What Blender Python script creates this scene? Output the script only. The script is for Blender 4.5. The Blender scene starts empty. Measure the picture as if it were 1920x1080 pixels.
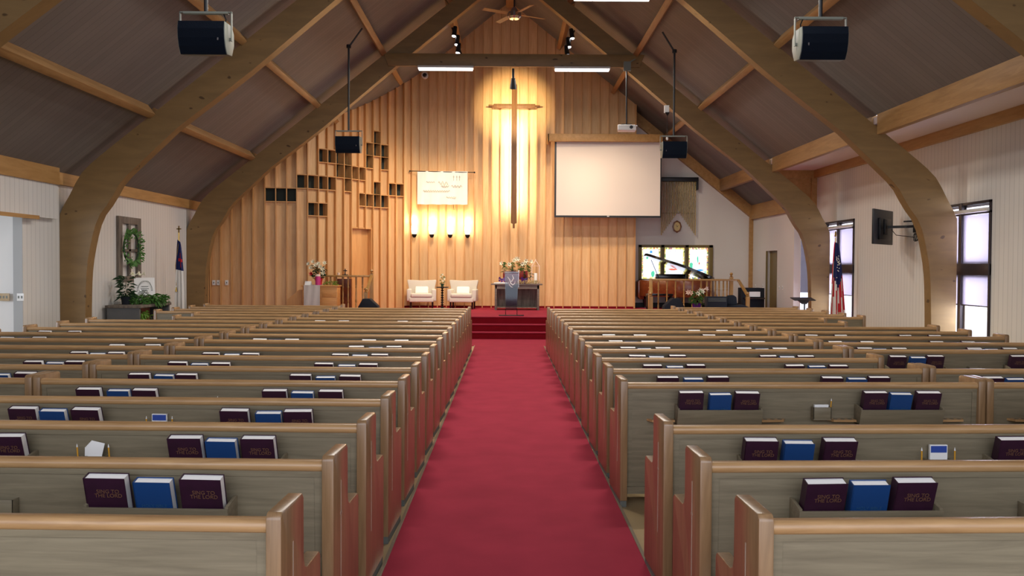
import bpy, bmesh, math, random
from mathutils import Vector, Matrix, Euler
random.seed(7)
PI = math.pi
SC = bpy.context.scene
COL = SC.collection
HC = 1.70           # camera height above the nave floor
FPX = 1640.0        # focal length in pixels of a 1920 wide frame

# ---------------------------------------------------------------- camera
cam_d = bpy.data.cameras.new('camera'); cam = bpy.data.objects.new('camera', cam_d); COL.objects.link(cam)
cam_d.sensor_width = 36.0; cam_d.lens = 36.0*FPX/1920.0; cam_d.clip_start = 0.05; cam_d.clip_end = 200
yaw = math.atan2(10, FPX); pitch = -math.atan2(39, FPX); roll = math.radians(0.29)
cam.matrix_world = (Matrix.Translation((0, 0, HC)) @ Matrix.Rotation(-yaw, 4, 'Z') @
                    Matrix.Rotation(PI/2+pitch, 4, 'X') @ Matrix.Rotation(roll, 4, 'Z'))
SC.camera = cam

# ---------------------------------------------------------------- world / exposure
SC.view_settings.view_transform = 'Standard'; SC.view_settings.look = 'None'
SC.view_settings.gamma = 1.0; SC.view_settings.use_curve_mapping = False
SC.view_settings.exposure = 0.34
w = bpy.data.worlds.new('sky'); SC.world = w; w.use_nodes = True
nt = w.node_tree; nt.nodes.clear()
wo = nt.nodes.new('ShaderNodeOutputWorld'); bg = nt.nodes.new('ShaderNodeBackground')
bg.inputs[0].default_value = (0.84, 0.88, 1.0, 1); bg.inputs[1].default_value = 1.5
nt.links.new(bg.outputs[0], wo.inputs[0])

def lamp(name, kind, loc, power, color=(1, 1, 1), target=None, size=(1, 1), spot=60, blend=0.5, radius=0.05, parent=None):
    d = bpy.data.lights.new(name, kind); d.energy = power; d.color = color
    if kind == 'AREA':
        d.shape = 'RECTANGLE'; d.size, d.size_y = size
    elif kind == 'SPOT':
        d.spot_size = math.radians(spot); d.spot_blend = blend; d.shadow_soft_size = radius
    else:
        d.shadow_soft_size = radius
    o = bpy.data.objects.new(name, d); COL.objects.link(o); o.location = loc
    if target is not None:
        o.rotation_euler = (Vector(target)-Vector(loc)).to_track_quat('-Z', 'Y').to_euler()
    if parent is not None: o.parent = parent
    return o

# daylight that falls in through the two tall windows of the right wall and the glazed porch at the left, plus an added rear fill lamp
lamp('daylight_near_window', 'AREA', (8.35, 15.3, 1.7), 380, (0.86, 0.9, 1.0), (0, 14.5, 1.0), (1.8, 2.2))
lamp('daylight_far_window', 'AREA', (8.35, 21.0, 1.7), 300, (0.86, 0.9, 1.0), (0, 20, 1.0), (1.8, 2.2))
lamp('daylight_porch', 'AREA', (-9.3, 9.5, 1.9), 60, (0.75, 0.85, 1.0), (-8.6, 14, 1.3), (1.6, 1.8))
lamp('added_rear_fill', 'AREA', (0.0, -3.2, 3.2), 150, (0.84, 0.9, 1.0), (0, 12, 1.2), (11, 4.5))  # broad cool fill, added at the open rear end behind the viewer

# ---------------------------------------------------------------- helpers
def s2l(c):
    c = c/255.0
    return c/12.92 if c <= 0.04045 else ((c+0.055)/1.055)**2.4
def rgb(r, g, b): return (s2l(r), s2l(g), s2l(b), 1.0)

def P(px, py, D):
    """point of the place seen at a pixel of the photograph, D metres up the aisle"""
    x = px + 0.005*(py-501); y = py - 0.005*(px-950)
    return Vector(((x-950)*D/FPX, D, HC-(y-501)*D/FPX))
def PX(px, D): return (px-950)*D/FPX

class MB:
    def __init__(s): s.v = []; s.f = []; s.m = []; s.mi = 0
    def add(s, vs, fs):
        n = len(s.v); s.v += [tuple(p) for p in vs]
        for f in fs: s.f.append([i+n for i in f]); s.m.append(s.mi)
        return s
    def box(s, x0, x1, y0, y1, z0, z1):
        return s.add([(x0,y0,z0),(x1,y0,z0),(x1,y1,z0),(x0,y1,z0),(x0,y0,z1),(x1,y0,z1),(x1,y1,z1),(x0,y1,z1)],
                     [(0,3,2,1),(4,5,6,7),(0,1,5,4),(1,2,6,5),(2,3,7,6),(3,0,4,7)])
    def obox(s, M, sx, sy, sz):
        c = [(-1,-1,-1),(1,-1,-1),(1,1,-1),(-1,1,-1),(-1,-1,1),(1,-1,1),(1,1,1),(-1,1,1)]
        return s.add([M @ Vector((a*sx/2,b*sy/2,d*sz/2)) for a,b,d in c],
                     [(0,3,2,1),(4,5,6,7),(0,1,5,4),(1,2,6,5),(2,3,7,6),(3,0,4,7)])
    def bar(s, p, q, w_, h, up=(0,0,1)):
        p = Vector(p); q = Vector(q); d = q-p; L = d.length; d.normalize()
        u = Vector(up); r = d.cross(u)
        if r.length < 1e-5: r = d.cross(Vector((0,1,0)))
        r.normalize(); u = r.cross(d)
        M = Matrix((( r.x,d.x,u.x,(p.x+q.x)/2),(r.y,d.y,u.y,(p.y+q.y)/2),(r.z,d.z,u.z,(p.z+q.z)/2),(0,0,0,1)))
        return s.obox(M, w_, L, h)
    def prism(s, pts, a, b, axis='x', loop=True):
        """polygon pts in the plane normal to axis, extruded a..b"""
        def mk(p, t):
            if axis == 'x': return (t, p[0], p[1])
            if axis == 'y': return (p[0], t, p[1])
            return (p[0], p[1], t)
        n = len(pts)
        vs = [mk(p, a) for p in pts]+[mk(p, b) for p in pts]
        fs = [tuple(range(n))[::-1], tuple(range(n, 2*n))]
        fs += [(i, (i+1) % n, n+(i+1) % n, n+i) for i in range(n)]
        return s.add(vs, fs)
    def tube(s, pts, r, n=8, cap=True):
        pts = [Vector(p) for p in pts]; rs = r if isinstance(r, (list, tuple)) else [r]*len(pts)
        base = len(s.v); prev = None; vs = []
        for i, p in enumerate(pts):
            d = (pts[min(i+1, len(pts)-1)]-pts[max(i-1, 0)])
            if d.length < 1e-9: d = Vector((0,0,1))
            d.normalize()
            if prev is None:
                a = Vector((0,0,1)) if abs(d.z) < 0.9 else Vector((1,0,0))
                u = d.cross(a).normalized()
            else:
                u = (prev - d*prev.dot(d))
                u = u.normalized() if u.length > 1e-6 else d.orthogonal().normalized()
            prev = u; v = d.cross(u)
            for k in range(n):
                t = 2*PI*k/n; vs.append(p+(u*math.cos(t)+v*math.sin(t))*rs[i])
        fs = []
        for i in range(len(pts)-1):
            for k in range(n):
                fs.append((i*n+k, i*n+(k+1) % n, (i+1)*n+(k+1) % n, (i+1)*n+k))
        if cap: fs.append(tuple(range(n))[::-1]); fs.append(tuple(range((len(pts)-1)*n, len(pts)*n)))
        return s.add(vs, fs)
    def lathe(s, prof, c=(0,0,0), n=20, sx=1, sy=1):
        c = Vector(c); vs = []; fs = []
        for (r, z) in prof:
            for k in range(n):
                t = 2*PI*k/n; vs.append((c.x+r*sx*math.cos(t), c.y+r*sy*math.sin(t), c.z+z))
        m = len(prof)
        for i in range(m-1):
            for k in range(n):
                fs.append((i*n+k, i*n+(k+1) % n, (i+1)*n+(k+1) % n, (i+1)*n+k))
        fs.append(tuple(range(n))[::-1]); fs.append(tuple(range((m-1)*n, m*n)))
        return s.add(vs, fs)
    def ball(s, c, r, n=12, sz=1.0):
        prof = [(max(1e-4, r*math.sin(PI*i/8)), -r*sz*math.cos(PI*i/8)) for i in range(9)]
        return s.lathe(prof, c, n)
    def quad(s, a, b, c, d): return s.add([a, b, c, d], [(0,1,2,3)])
    def build(s, name, mats, parent=None, bevel=0, seg=2, smooth=None, loc=None, fix=True):
        me = bpy.data.meshes.new(name); me.from_pydata(s.v, [], s.f)
        if not isinstance(mats, (list, tuple)): mats = [mats]
        for m in mats: me.materials.append(m)
        for p, i in zip(me.polygons, s.m): p.material_index = i
        bm = bmesh.new(); bm.from_mesh(me)
        if fix: bmesh.ops.recalc_face_normals(bm, faces=bm.faces)
        if bevel:
            es = [e for e in bm.edges if len(e.link_faces) == 2 and e.calc_face_angle(0) > 0.6]
            bmesh.ops.bevel(bm, geom=es, offset=bevel, segments=seg, profile=0.5, affect='EDGES', clamp_overlap=True)
        if smooth is None: smooth = 0.6
        for f in bm.faces: f.smooth = True
        for e in bm.edges:
            e.smooth = not (len(e.link_faces) != 2 or e.calc_face_angle(0) > smooth)
        bm.to_mesh(me); bm.free()
        o = bpy.data.objects.new(name, me); COL.objects.link(o)
        if parent is not None: o.parent = parent
        if loc is not None: o.location = loc
        return o

def tag(o, label=None, cat=None, group=None, kind=None):
    if label: o['label'] = label
    if cat: o['category'] = cat
    if group: o['group'] = group
    if kind: o['kind'] = kind
    return o
def thing(name, label, cat, loc=(0,0,0), rz=0, group=None):
    o = bpy.data.objects.new(name, None); COL.objects.link(o); o.empty_display_size = 0.1
    o.location = loc; o.rotation_euler = (0, 0, rz)
    return tag(o, label, cat, group)
def struct(o, label=None): return tag(o, label, None, None, 'structure')
def dup(root, loc, rz=None, label=None, group=None):
    r = root.copy(); COL.objects.link(r); r.location = loc
    if rz is not None: r.rotation_euler = (0, 0, rz)
    if label: r['label'] = label
    if group: r['group'] = group
    for ch in list(root.children):
        c = ch.copy(); COL.objects.link(c); c.parent = r
        for g in list(ch.children):
            d = g.copy(); COL.objects.link(d); d.parent = c
    return r

# ---------------------------------------------------------------- materials
def newmat(name):
    m = bpy.data.materials.new(name); m.use_nodes = True
    return m, m.node_tree, m.node_tree.nodes['Principled BSDF']
def plain(name, c, rough=0.6, metal=0, spec=0.5, noise=0.0, nscale=8, bump=0):
    m, t, b = newmat(name)
    b.inputs['Base Color'].default_value = c; b.inputs['Roughness'].default_value = rough
    b.inputs['Metallic'].default_value = metal; b.inputs['Specular IOR Level'].default_value = spec
    if noise or bump:
        tc = t.nodes.new('ShaderNodeTexCoord'); n = t.nodes.new('ShaderNodeTexNoise')
        n.inputs['Scale'].default_value = nscale; n.inputs['Detail'].default_value = 4
        t.links.new(tc.outputs['Object'], n.inputs['Vector'])
        if noise:
            mx = t.nodes.new('ShaderNodeMix'); mx.data_type = 'RGBA'
            mx.inputs['A'].default_value = tuple(x*(1-noise) for x in c[:3])+(1,)
            mx.inputs['B'].default_value = tuple(min(1, x*(1+noise)) for x in c[:3])+(1,)
            t.links.new(n.outputs['Fac'], mx.inputs['Factor']); t.links.new(mx.outputs['Result'], b.inputs['Base Color'])
        if bump:
            bp = t.nodes.new('ShaderNodeBump'); bp.inputs['Strength'].default_value = bump; bp.inputs['Distance'].default_value = 0.01
            t.links.new(n.outputs['Fac'], bp.inputs['Height']); t.links.new(bp.outputs['Normal'], b.inputs['Normal'])
    return m
def wood(name, c1, c2, axis='x', rough=0.45, scale=6.0, stretch=14.0, knots=False, tone=False, spec=0.4, coat=0):
    m, t, b = newmat(name); N = t.nodes; L = t.links
    tc = N.new('ShaderNodeTexCoord'); mp = N.new('ShaderNodeMapping')
    sc = [scale*stretch/6.0]*3; sc['xyz'.index(axis)] = scale/6.0
    mp.inputs['Scale'].default_value = sc; L.new(tc.outputs['Object'], mp.inputs['Vector'])
    n = N.new('ShaderNodeTexNoise'); n.inputs['Scale'].default_value = 2.2; n.inputs['Detail'].default_value = 6
    n.inputs['Roughness'].default_value = 0.62; n.inputs['Distortion'].default_value = 0.6
    L.new(mp.outputs['Vector'], n.inputs['Vector'])
    cr = N.new('ShaderNodeValToRGB'); cr.color_ramp.elements[0].position = 0.28; cr.color_ramp.elements[1].position = 0.72
    cr.color_ramp.elements[0].color = c1; cr.color_ramp.elements[1].color = c2
    L.new(n.outputs['Fac'], cr.inputs['Fac']); out = cr.outputs['Color']
    if tone:
        at = N.new('ShaderNodeAttribute'); at.attribute_name = 'tone'
        mx = N.new('ShaderNodeMix'); mx.data_type = 'RGBA'; mx.blend_type = 'MULTIPLY'; mx.inputs['Factor'].default_value = 1
        L.new(out, mx.inputs['A']); L.new(at.outputs['Color'], mx.inputs['B']); out = mx.outputs['Result']
    if knots:
        v = N.new('ShaderNodeTexNoise'); v.inputs['Scale'].default_value = 1.0; v.inputs['Detail'].default_value = 1
        mp2 = N.new('ShaderNodeMapping'); mp2.inputs['Scale'].default_value = (5, 5, 9)
        L.new(tc.outputs['Object'], mp2.inputs['Vector']); L.new(mp2.outputs['Vector'], v.inputs['Vector'])
        r2 = N.new('ShaderNodeValToRGB'); r2.color_ramp.elements[0].position = 0.72; r2.color_ramp.elements[1].position = 0.76
        r2.color_ramp.elements[0].color = (1,1,1,1); r2.color_ramp.elements[1].color = (0.35,0.3,0.25,1)
        L.new(v.outputs['Fac'], r2.inputs['Fac'])
        mx = N.new('ShaderNodeMix'); mx.data_type = 'RGBA'; mx.blend_type = 'MULTIPLY'; mx.inputs['Factor'].default_value = 1
        L.new(out, mx.inputs['A']); L.new(r2.outputs['Color'], mx.inputs['B']); out = mx.outputs['Result']
    L.new(out, b.inputs['Base Color']); b.inputs['Roughness'].default_value = rough
    b.inputs['Specular IOR Level'].default_value = spec
    if coat: b.inputs['Coat Weight'].default_value = coat; b.inputs['Coat Roughness'].default_value = 0.25
    bp = N.new('ShaderNodeBump'); bp.inputs['Strength'].default_value = 0.12; bp.inputs['Distance'].default_value = 0.003
    L.new(n.outputs['Fac'], bp.inputs['Height']); L.new(bp.outputs['Normal'], b.inputs['Normal'])
    return m
def emis(name, c, s):
    m, t, b = newmat(name)
    b.inputs['Base Color'].default_value = c; b.inputs['Emission Color'].default_value = c; b.inputs['Emission Strength'].default_value = s
    return m
def grooved(name, c, dark, period, axis, width=0.1, rough=0.6, noise=0.06, c2=None):
    """painted or stained boards: a thin darker groove every period metres along axis"""
    m, t, b = newmat(name); N = t.nodes; L = t.links
    ge = N.new('ShaderNodeNewGeometry'); sp = N.new('ShaderNodeSeparateXYZ'); L.new(ge.outputs['Position'], sp.inputs[0])
    dv = N.new('ShaderNodeMath'); dv.operation = 'DIVIDE'; dv.inputs[1].default_value = period
    L.new(sp.outputs['XYZ'.index(axis.upper())], dv.inputs[0])
    fr = N.new('ShaderNodeMath'); fr.operation = 'FRACT'; L.new(dv.outputs[0], fr.inputs[0])
    r = N.new('ShaderNodeValToRGB'); r.color_ramp.elements[0].position = 0.0; r.color_ramp.elements[0].color = (0,0,0,1)
    r.color_ramp.elements[1].position = width; r.color_ramp.elements[1].color = (1,1,1,1)
    L.new(fr.outputs[0], r.inputs['Fac'])
    fl = N.new('ShaderNodeMath'); fl.operation = 'FLOOR'; L.new(dv.outputs[0], fl.inputs[0])
    wn = N.new('ShaderNodeTexWhiteNoise'); wn.noise_dimensions = '1D'; L.new(fl.outputs[0], wn.inputs['W'])
    nz = N.new('ShaderNodeTexNoise'); nz.inputs['Scale'].default_value = 3.0; nz.inputs['Detail'].default_value = 5
    L.new(ge.outputs['Position'], nz.inputs['Vector'])
    av = N.new('ShaderNodeMath'); av.operation = 'ADD'; L.new(wn.outputs['Value'], av.inputs[0]); L.new(nz.outputs['Fac'], av.inputs[1])
    hf = N.new('ShaderNodeMath'); hf.operation = 'MULTIPLY'; hf.inputs[1].default_value = 0.5; L.new(av.outputs[0], hf.inputs[0])
    mx = N.new('ShaderNodeMix'); mx.data_type = 'RGBA'
    c2 = c2 or tuple(min(1, x*(1+noise)) for x in c[:3])+(1,)
    mx.inputs['A'].default_value = tuple(x*(1-noise) for x in c[:3])+(1,); mx.inputs['B'].default_value = c2
    L.new(hf.outputs[0], mx.inputs['Factor'])
    m2 = N.new('ShaderNodeMix'); m2.data_type = 'RGBA'; m2.inputs['A'].default_value = dark
    L.new(r.outputs['Color'], m2.inputs['Factor']); L.new(mx.outputs['Result'], m2.inputs['B'])
    L.new(m2.outputs['Result'], b.inputs['Base Color']); b.inputs['Roughness'].default_value = rough
    return m
def glassy(name, tint=(1,1,1,1), gloss=0.08, frost=0.0, frostc=(1,1,1,1)):
    m = bpy.data.materials.new(name); m.use_nodes = True; t = m.node_tree; t.nodes.clear(); N = t.nodes; L = t.links
    o = N.new('ShaderNodeOutputMaterial'); tr = N.new('ShaderNodeBsdfTransparent'); tr.inputs[0].default_value = tint
    gl = N.new('ShaderNodeBsdfGlossy'); gl.inputs['Roughness'].default_value = 0.05
    mx = N.new('ShaderNodeMixShader'); mx.inputs[0].default_value = gloss
    L.new(tr.outputs[0], mx.inputs[1]); L.new(gl.outputs[0], mx.inputs[2]); last = mx
    if frost:
        df = N.new('ShaderNodeBsdfTranslucent'); df.inputs[0].default_value = frostc
        d2 = N.new('ShaderNodeBsdfDiffuse'); d2.inputs[0].default_value = frostc
        m3 = N.new('ShaderNodeMixShader'); m3.inputs[0].default_value = 0.5; L.new(df.outputs[0], m3.inputs[1]); L.new(d2.outputs[0], m3.inputs[2])
        m4 = N.new('ShaderNodeMixShader'); m4.inputs[0].default_value = frost; L.new(mx.outputs[0], m4.inputs[1]); L.new(m3.outputs[0], m4.inputs[2]); last = m4
    L.new(last.outputs[0], o.inputs[0]); return m

M = {}
M['pew'] = wood('pew_oak', rgb(114,104,84), rgb(142,131,107), 'x', 0.42, 6, 16)
M['pew_v'] = wood('pew_oak_end', rgb(128,98,66), rgb(166,132,94), 'z', 0.3, 6, 14, spec=0.6, coat=0.25)
M['rail'] = wood('pew_rail_oak', rgb(158,120,78), rgb(198,158,110), 'x', 0.3, 6, 14, spec=0.6)
M['foot'] = plain('grey_foot_block', rgb(105,108,102), 0.7)
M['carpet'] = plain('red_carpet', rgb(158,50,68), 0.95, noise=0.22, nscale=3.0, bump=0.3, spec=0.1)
M['riser'] = plain('red_carpet_riser_shade', rgb(120,16,28), 0.95, noise=0.2, nscale=6.0, spec=0.1)  # same red carpet, darkened to paint in the shade on upright faces
M['tile'] = plain('beige_vinyl_tile', rgb(176,152,112), 0.35, noise=0.12, nscale=5)
M['edge'] = plain('metal_carpet_edge', rgb(140,128,110), 0.35, metal=0.4)
M['glulam'] = wood('laminated_arch_wood', rgb(120,94,58), rgb(138,109,68), 'x', 0.5, 3, 5, knots=True)
M['purlin'] = wood('purlin_wood', rgb(134,98,58), rgb(166,128,82), 'y', 0.5, 4, 10)
M['ceiling'] = grooved('ceiling_boards', rgb(114,107,103), rgb(74,70,68), 0.14, 'y', 0.07, 0.7, 0.16)
M['beadboard'] = grooved('white_beadboard', rgb(216,214,210), rgb(164,164,162), 0.13, 'y', 0.10, 0.6, 0.03)
M['plaster'] = plain('white_plaster', rgb(220,214,208), 0.8, noise=0.03, nscale=1.5)
M['paint'] = plain('white_ceiling_paint', rgb(222,206,204), 0.8)
M['trim'] = wood('trim_wood', rgb(160,118,66), rgb(186,144,90), 'y', 0.5, 4, 8)
M['ply'] = wood('wall_cedar', rgb(220,172,116), rgb(238,198,146), 'z', 0.5, 4, 12, tone=True)
M['fin'] = wood('wall_fin_cedar', rgb(190,138,82), rgb(216,166,108), 'z', 0.5, 4, 12)
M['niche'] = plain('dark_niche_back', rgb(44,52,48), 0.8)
M['black'] = plain('black_plastic', rgb(22,24,28), 0.45)
M['blackmat'] = plain('black_cloth', rgb(18,24,34), 0.9)
M['navy'] = plain('speaker_grille', rgb(4,14,28), 0.8, spec=0.15, bump=0.3, nscale=120)
M['greyplast'] = plain('grey_plastic', rgb(112,116,108), 0.5)
M['darkmetal'] = plain('dark_metal', rgb(40,40,42), 0.35, metal=0.8)
M['chrome'] = plain('chrome', rgb(200,200,205), 0.12, metal=1.0)
M['brass'] = plain('brass', rgb(176,146,80), 0.22, metal=1.0)
M['white'] = plain('white_plastic', rgb(232,230,226), 0.4)
M['paper'] = plain('white_paper', rgb(250,249,246), 0.7)
M['screen'] = plain('projection_screen', rgb(226,212,200), 0.85)
M['linen'] = plain('cream_upholstery', rgb(222,214,200), 0.9, noise=0.05, nscale=40)
M['cloth'] = plain('white_cloth', rgb(205,200,192), 0.9, noise=0.05, nscale=12)
M['maroon'] = plain('burgundy_book_cloth', rgb(48,15,40), 0.5, noise=0.35, nscale=26)
M['blue'] = plain('blue_book_cloth', rgb(16,64,122), 0.5)
M['gold'] = plain('gold_foil', rgb(118,84,60), 0.5)
M['goldblue'] = plain('dull_foil', rgb(44,84,122), 0.5)
M['pencil'] = plain('pencil_yellow', rgb(222,160,40), 0.5)
M['cardblue'] = plain('card_blue', rgb(40,72,160), 0.5)
M['leaf'] = plain('green_leaf', rgb(80,128,56), 0.6, noise=0.3, nscale=20)
M['leafdark'] = plain('dark_green_leaf', rgb(34,66,36), 0.6, noise=0.3, nscale=20)
M['leaflight'] = plain('light_green_leaf', rgb(120,160,64), 0.6, noise=0.3, nscale=20)
M['lily'] = plain('lily_petal', rgb(244,240,214), 0.6)
M['lilypink'] = plain('cream_pink_petal', rgb(240,214,196), 0.6)
M['red'] = plain('red_petal', rgb(190,24,40), 0.6)
M['magenta'] = plain('magenta_wax', rgb(196,40,120), 0.45)
M['purple'] = plain('purple_foil', rgb(78,32,120), 0.4)
M['boxred'] = wood('red_stained_wood', rgb(110,26,22), rgb(146,42,34), 'x', 0.5, 5, 8)
M['greywood'] = wood('grey_weathered_wood', rgb(92,82,76), rgb(134,122,112), 'x', 0.6, 5, 10)
M['barn'] = wood('barn_wood', rgb(84,76,70), rgb(138,126,114), 'z', 0.8, 6, 8)
M['honey'] = wood('honey_wood', rgb(190,130,66), rgb(222,164,96), 'x', 0.45, 4, 10)
M['railing'] = wood('turned_railing_wood', rgb(150,110,58), rgb(186,146,84), 'z', 0.3, 6, 8, spec=0.6)
M['piano'] = wood('walnut_piano', rgb(96,44,22), rgb(132,66,34), 'x', 0.25, 4, 8, spec=0.6)
M['pianoblk'] = plain('black_lacquer', rgb(24,22,24), 0.15)
M['cross'] = wood('cross_wood', rgb(112,76,44), rgb(142,100,62), 'z', 0.5, 6, 8)
M['olive'] = plain('olive_window_frame', rgb(122,104,58), 0.5)
M['winframe'] = plain('bronze_window_frame', rgb(58,50,54), 0.4, metal=0.3)
M['sash'] = plain('grey_sash', rgb(120,114,120), 0.5)
M['glass'] = glassy('window_glass', (0.97,0.98,1,1), 0.05)
M['shade'] = glassy('sheer_roller_shade', (0.50,0.48,0.52,1), 0.0, 0.40, rgb(150,142,152))
M['acrylic'] = glassy('smoky_acrylic', (0.66,0.70,0.76,1), 0.06)
M['clear'] = glassy('clear_glass', (0.92,0.94,0.95,1), 0.12)
M['tubelight'] = emis('fluorescent_lens', (1.0,0.97,0.92,1), 2.2)
M['lampglass'] = emis('lamp_glass', (1.0,0.93,0.78,1), 9.0)
M['spotlens'] = emis('spot_lens', (1.0,0.95,0.95,1), 8.0)
M['inlay'] = plain('pale_inlay', rgb(186,170,150), 0.4)
M['usblue'] = plain('flag_blue', rgb(24,34,92), 0.8)
M['usred'] = plain('flag_red', rgb(196,32,44), 0.8)
M['flagwhite'] = plain('flag_white', rgb(236,232,226), 0.8)
M['tan'] = plain('tan_plate', rgb(176,152,116), 0.5)
M['clockface'] = plain('clock_face', rgb(228,206,140), 0.5)
M['clockrim'] = plain('clock_rim', rgb(122,70,30), 0.35)
M['banner'] = plain('banner_satin', rgb(250,250,240), 0.55, noise=0.03, nscale=5)
M['ink'] = plain('banner_ink', rgb(176,168,140), 0.7)
M['dried'] = plain('dried_flowers', rgb(216,200,150), 0.9)
M['wax'] = plain('white_wax', rgb(244,240,232), 0.5)
M['galv'] = plain('grey_planter', rgb(96,98,100), 0.6, noise=0.1)

# ---------------------------------------------------------------- the building
XC = 0.05; ARCH_Y = (9.6, 15.2, 21.2); ARCH_T = 0.24
RIDGE = HC+7.77; SL = 0.80
XL, XR, XD = -7.745, 7.46, 8.0      # left wall, right wall at the chancel, right wall of the nave
YJ, YW, YB = 22.7, 26.6, -3.0     # jog of the right wall, white end wall, open rear end
PH, PY = 0.503, 21.1              # platform height and front edge
ZD = HC+2.54                      # flat ceiling over the right aisle
def roofz(x): return RIDGE-SL*abs(x-XC)

struct(MB().box(-11, 8.3, YB, 27.2, -0.12, 0.0).build('floor', M['tile']))
b = MB(); b.box(-0.676, 0.80, YB, 18.75, 0.0, 0.012)
tag(b.build('aisle_carpet', M['carpet']), 'long red carpet runner down the centre aisle to the steps', 'carpet')
b = MB(); b.box(-3.2, 3.4, 18.75, 20.5, 0.0, 0.010); tag(b.build('front_carpet', M['carpet']), 'red carpet across the foot of the platform steps', 'carpet')
for s, x in ((0, -0.676), (1, 0.80)):
    b = MB(); b.box(x-0.02 if s == 0 else x, x if s == 0 else x+0.02, YB, 18.74, 0.0, 0.016)
    struct(b.build('trim_%d' % (s+1), M['edge']))
# steps and platform
b = MB()
for k in range(2):
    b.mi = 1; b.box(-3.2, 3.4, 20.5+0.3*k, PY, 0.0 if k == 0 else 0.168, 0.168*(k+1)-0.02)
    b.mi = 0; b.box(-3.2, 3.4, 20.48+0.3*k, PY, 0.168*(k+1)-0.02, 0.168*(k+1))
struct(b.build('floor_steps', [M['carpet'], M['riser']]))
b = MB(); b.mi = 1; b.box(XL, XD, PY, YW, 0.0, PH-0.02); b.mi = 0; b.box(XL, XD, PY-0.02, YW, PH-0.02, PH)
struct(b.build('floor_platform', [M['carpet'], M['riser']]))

# ceiling: two slopes with the flat part over the right aisle
b = MB()
xr = 6.42
b.prism([(XC, RIDGE), (XC, RIDGE+0.15), (-8.2, roofz(-8.2)+0.15), (-8.2, roofz(-8.2))], YB, 27.2, 'y')
b.prism([(XC, RIDGE), (XC, RIDGE+0.15), (xr, roofz(xr)+0.15), (xr, roofz(xr))], YB, YJ, 'y')
b.prism([(XC, RIDGE), (XC, RIDGE+0.15), (XD, roofz(XD)+0.15), (XD, roofz(XD))], YJ, 27.2, 'y')
struct(b.build('ceiling', M['ceiling']))
b = MB(); b.box(xr+0.03, XD+0.3, YB, YJ+0.05, ZD, ZD+0.12)
struct(b.build('ceiling_right', M['paint']))

# left wall, with the opening to a bright porch at its near end
b = MB()
b.box(XL-0.15, XL, 14.04, YW+0.2, 0, roofz(XL)+0.1)
b.box(XL-0.15, XL, YB, 14.04, 2.48, roofz(XL)+0.1)
b.box(XL-0.15, XL, YB, 9.0, 0, 2.48)
b.box(XL, XL+0.10, YB, 14.95, 2.48, roofz(XL)+0.0)
b.box(-10.6, XL-0.15, 14.1, 14.2, 0, 2.7)
b.box(-10.75, -10.6, 8.0, 14.2, 0, 2.7); b.box(-10.6, XL-0.15, 8.0, 14.2, 2.7, 2.8)
struct(b.build('wall_left', M['beadboard']))
b = MB(); b.box(XL+0.10, XL+0.14, YB, 14.3, 2.44, 2.50)
struct(b.build('trim_3', M['trim']))
b = MB(); b.box(XL, XL+0.07, 14.95, YW, HC+1.38, roofz(XL+.07)); b.box(XL+0.1, XL+0.14, YB, 14.95, HC+1.36, roofz(XL+.14))
struct(b.build('trim_4', M['trim']))

# right wall of the nave with two tall windows
WIN = ((14.4, 16.3), (20.1, 21.9)); WZ0, WZ1 = 0.25, 2.86
b = MB(); ys = [YB, WIN[0][0], WIN[0][1], WIN[1][0], WIN[1][1], YJ]
for a0, a1 in ((0,1),(2,3),(4,5)): b.box(XD, XD+0.18, ys[a0], ys[a1], 0, ZD+0.1)
for a0, a1 in WIN: b.box(XD, XD+0.18, a0, a1, 0, WZ0); b.box(XD, XD+0.18, a0, a1, WZ1, ZD+0.1)
struct(b.build('wall_right', M['beadboard']))
b = MB(); b.box(XD-0.09, XD, YB, YJ, HC+2.34, ZD); b.box(XD-0.14, XD, YJ-0.12, YJ, 0.5, ZD)
struct(b.build('trim_5', M['trim']))
# jog facing the nave with a narrow window, and the wood panel above it
b = MB()
b.box(XR, 7.62, YJ, YJ+0.12, 0, 3.6); b.box(7.62, 7.9, YJ, YJ+0.12, 2.75, 3.6); b.box(7.9, XD+0.1, YJ, YJ+0.12, 0, 3.6)
b.box(7.62, 7.9, YJ, YJ+0.12, 0, 0.4)
struct(b.build('wall_jog', M['plaster']))
b = MB(); b.prism([(xr-0.1, ZD), (XD, ZD), (XD, 3.55), (7.3, roofz(7.3)-0.35), (xr-0.1, roofz(xr)-0.1)], YJ-0.05, YJ, 'y')
b.box(xr, XD, YJ-0.1, YJ-0.05, ZD-0.2, ZD)
struct(b.build('wall_gable_panel', M['trim']))
# right wall at the chancel, with the doorway
DY0, DY1, DZ = 24.1, 25.1, HC+0.50
b = MB()
b.box(XR, XR+0.15, YJ+0.12, DY0, 0, roofz(XR)+0.1); b.box(XR, XR+0.15, DY1, YW+0.2, 0, roofz(XR)+0.1); b.box(XR, XR+0.15, DY0, DY1, DZ, roofz(XR)+0.1)
b.box(XR+0.15, XR+0.3, DY1, DY1+0.1, 0, DZ+0.1)
struct(b.build('wall_chancel_right', M['plaster']))
b = MB(); b.box(XR+0.10, XR+0.16, DY0, DY1, PH, DZ)
d = struct(b.build('door_1', M['olive']))
MB().box(XR-0.02, XR+0.02, DY1-0.04, DY1, PH, DZ).build('door_frame', M['olive'], d)
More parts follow.
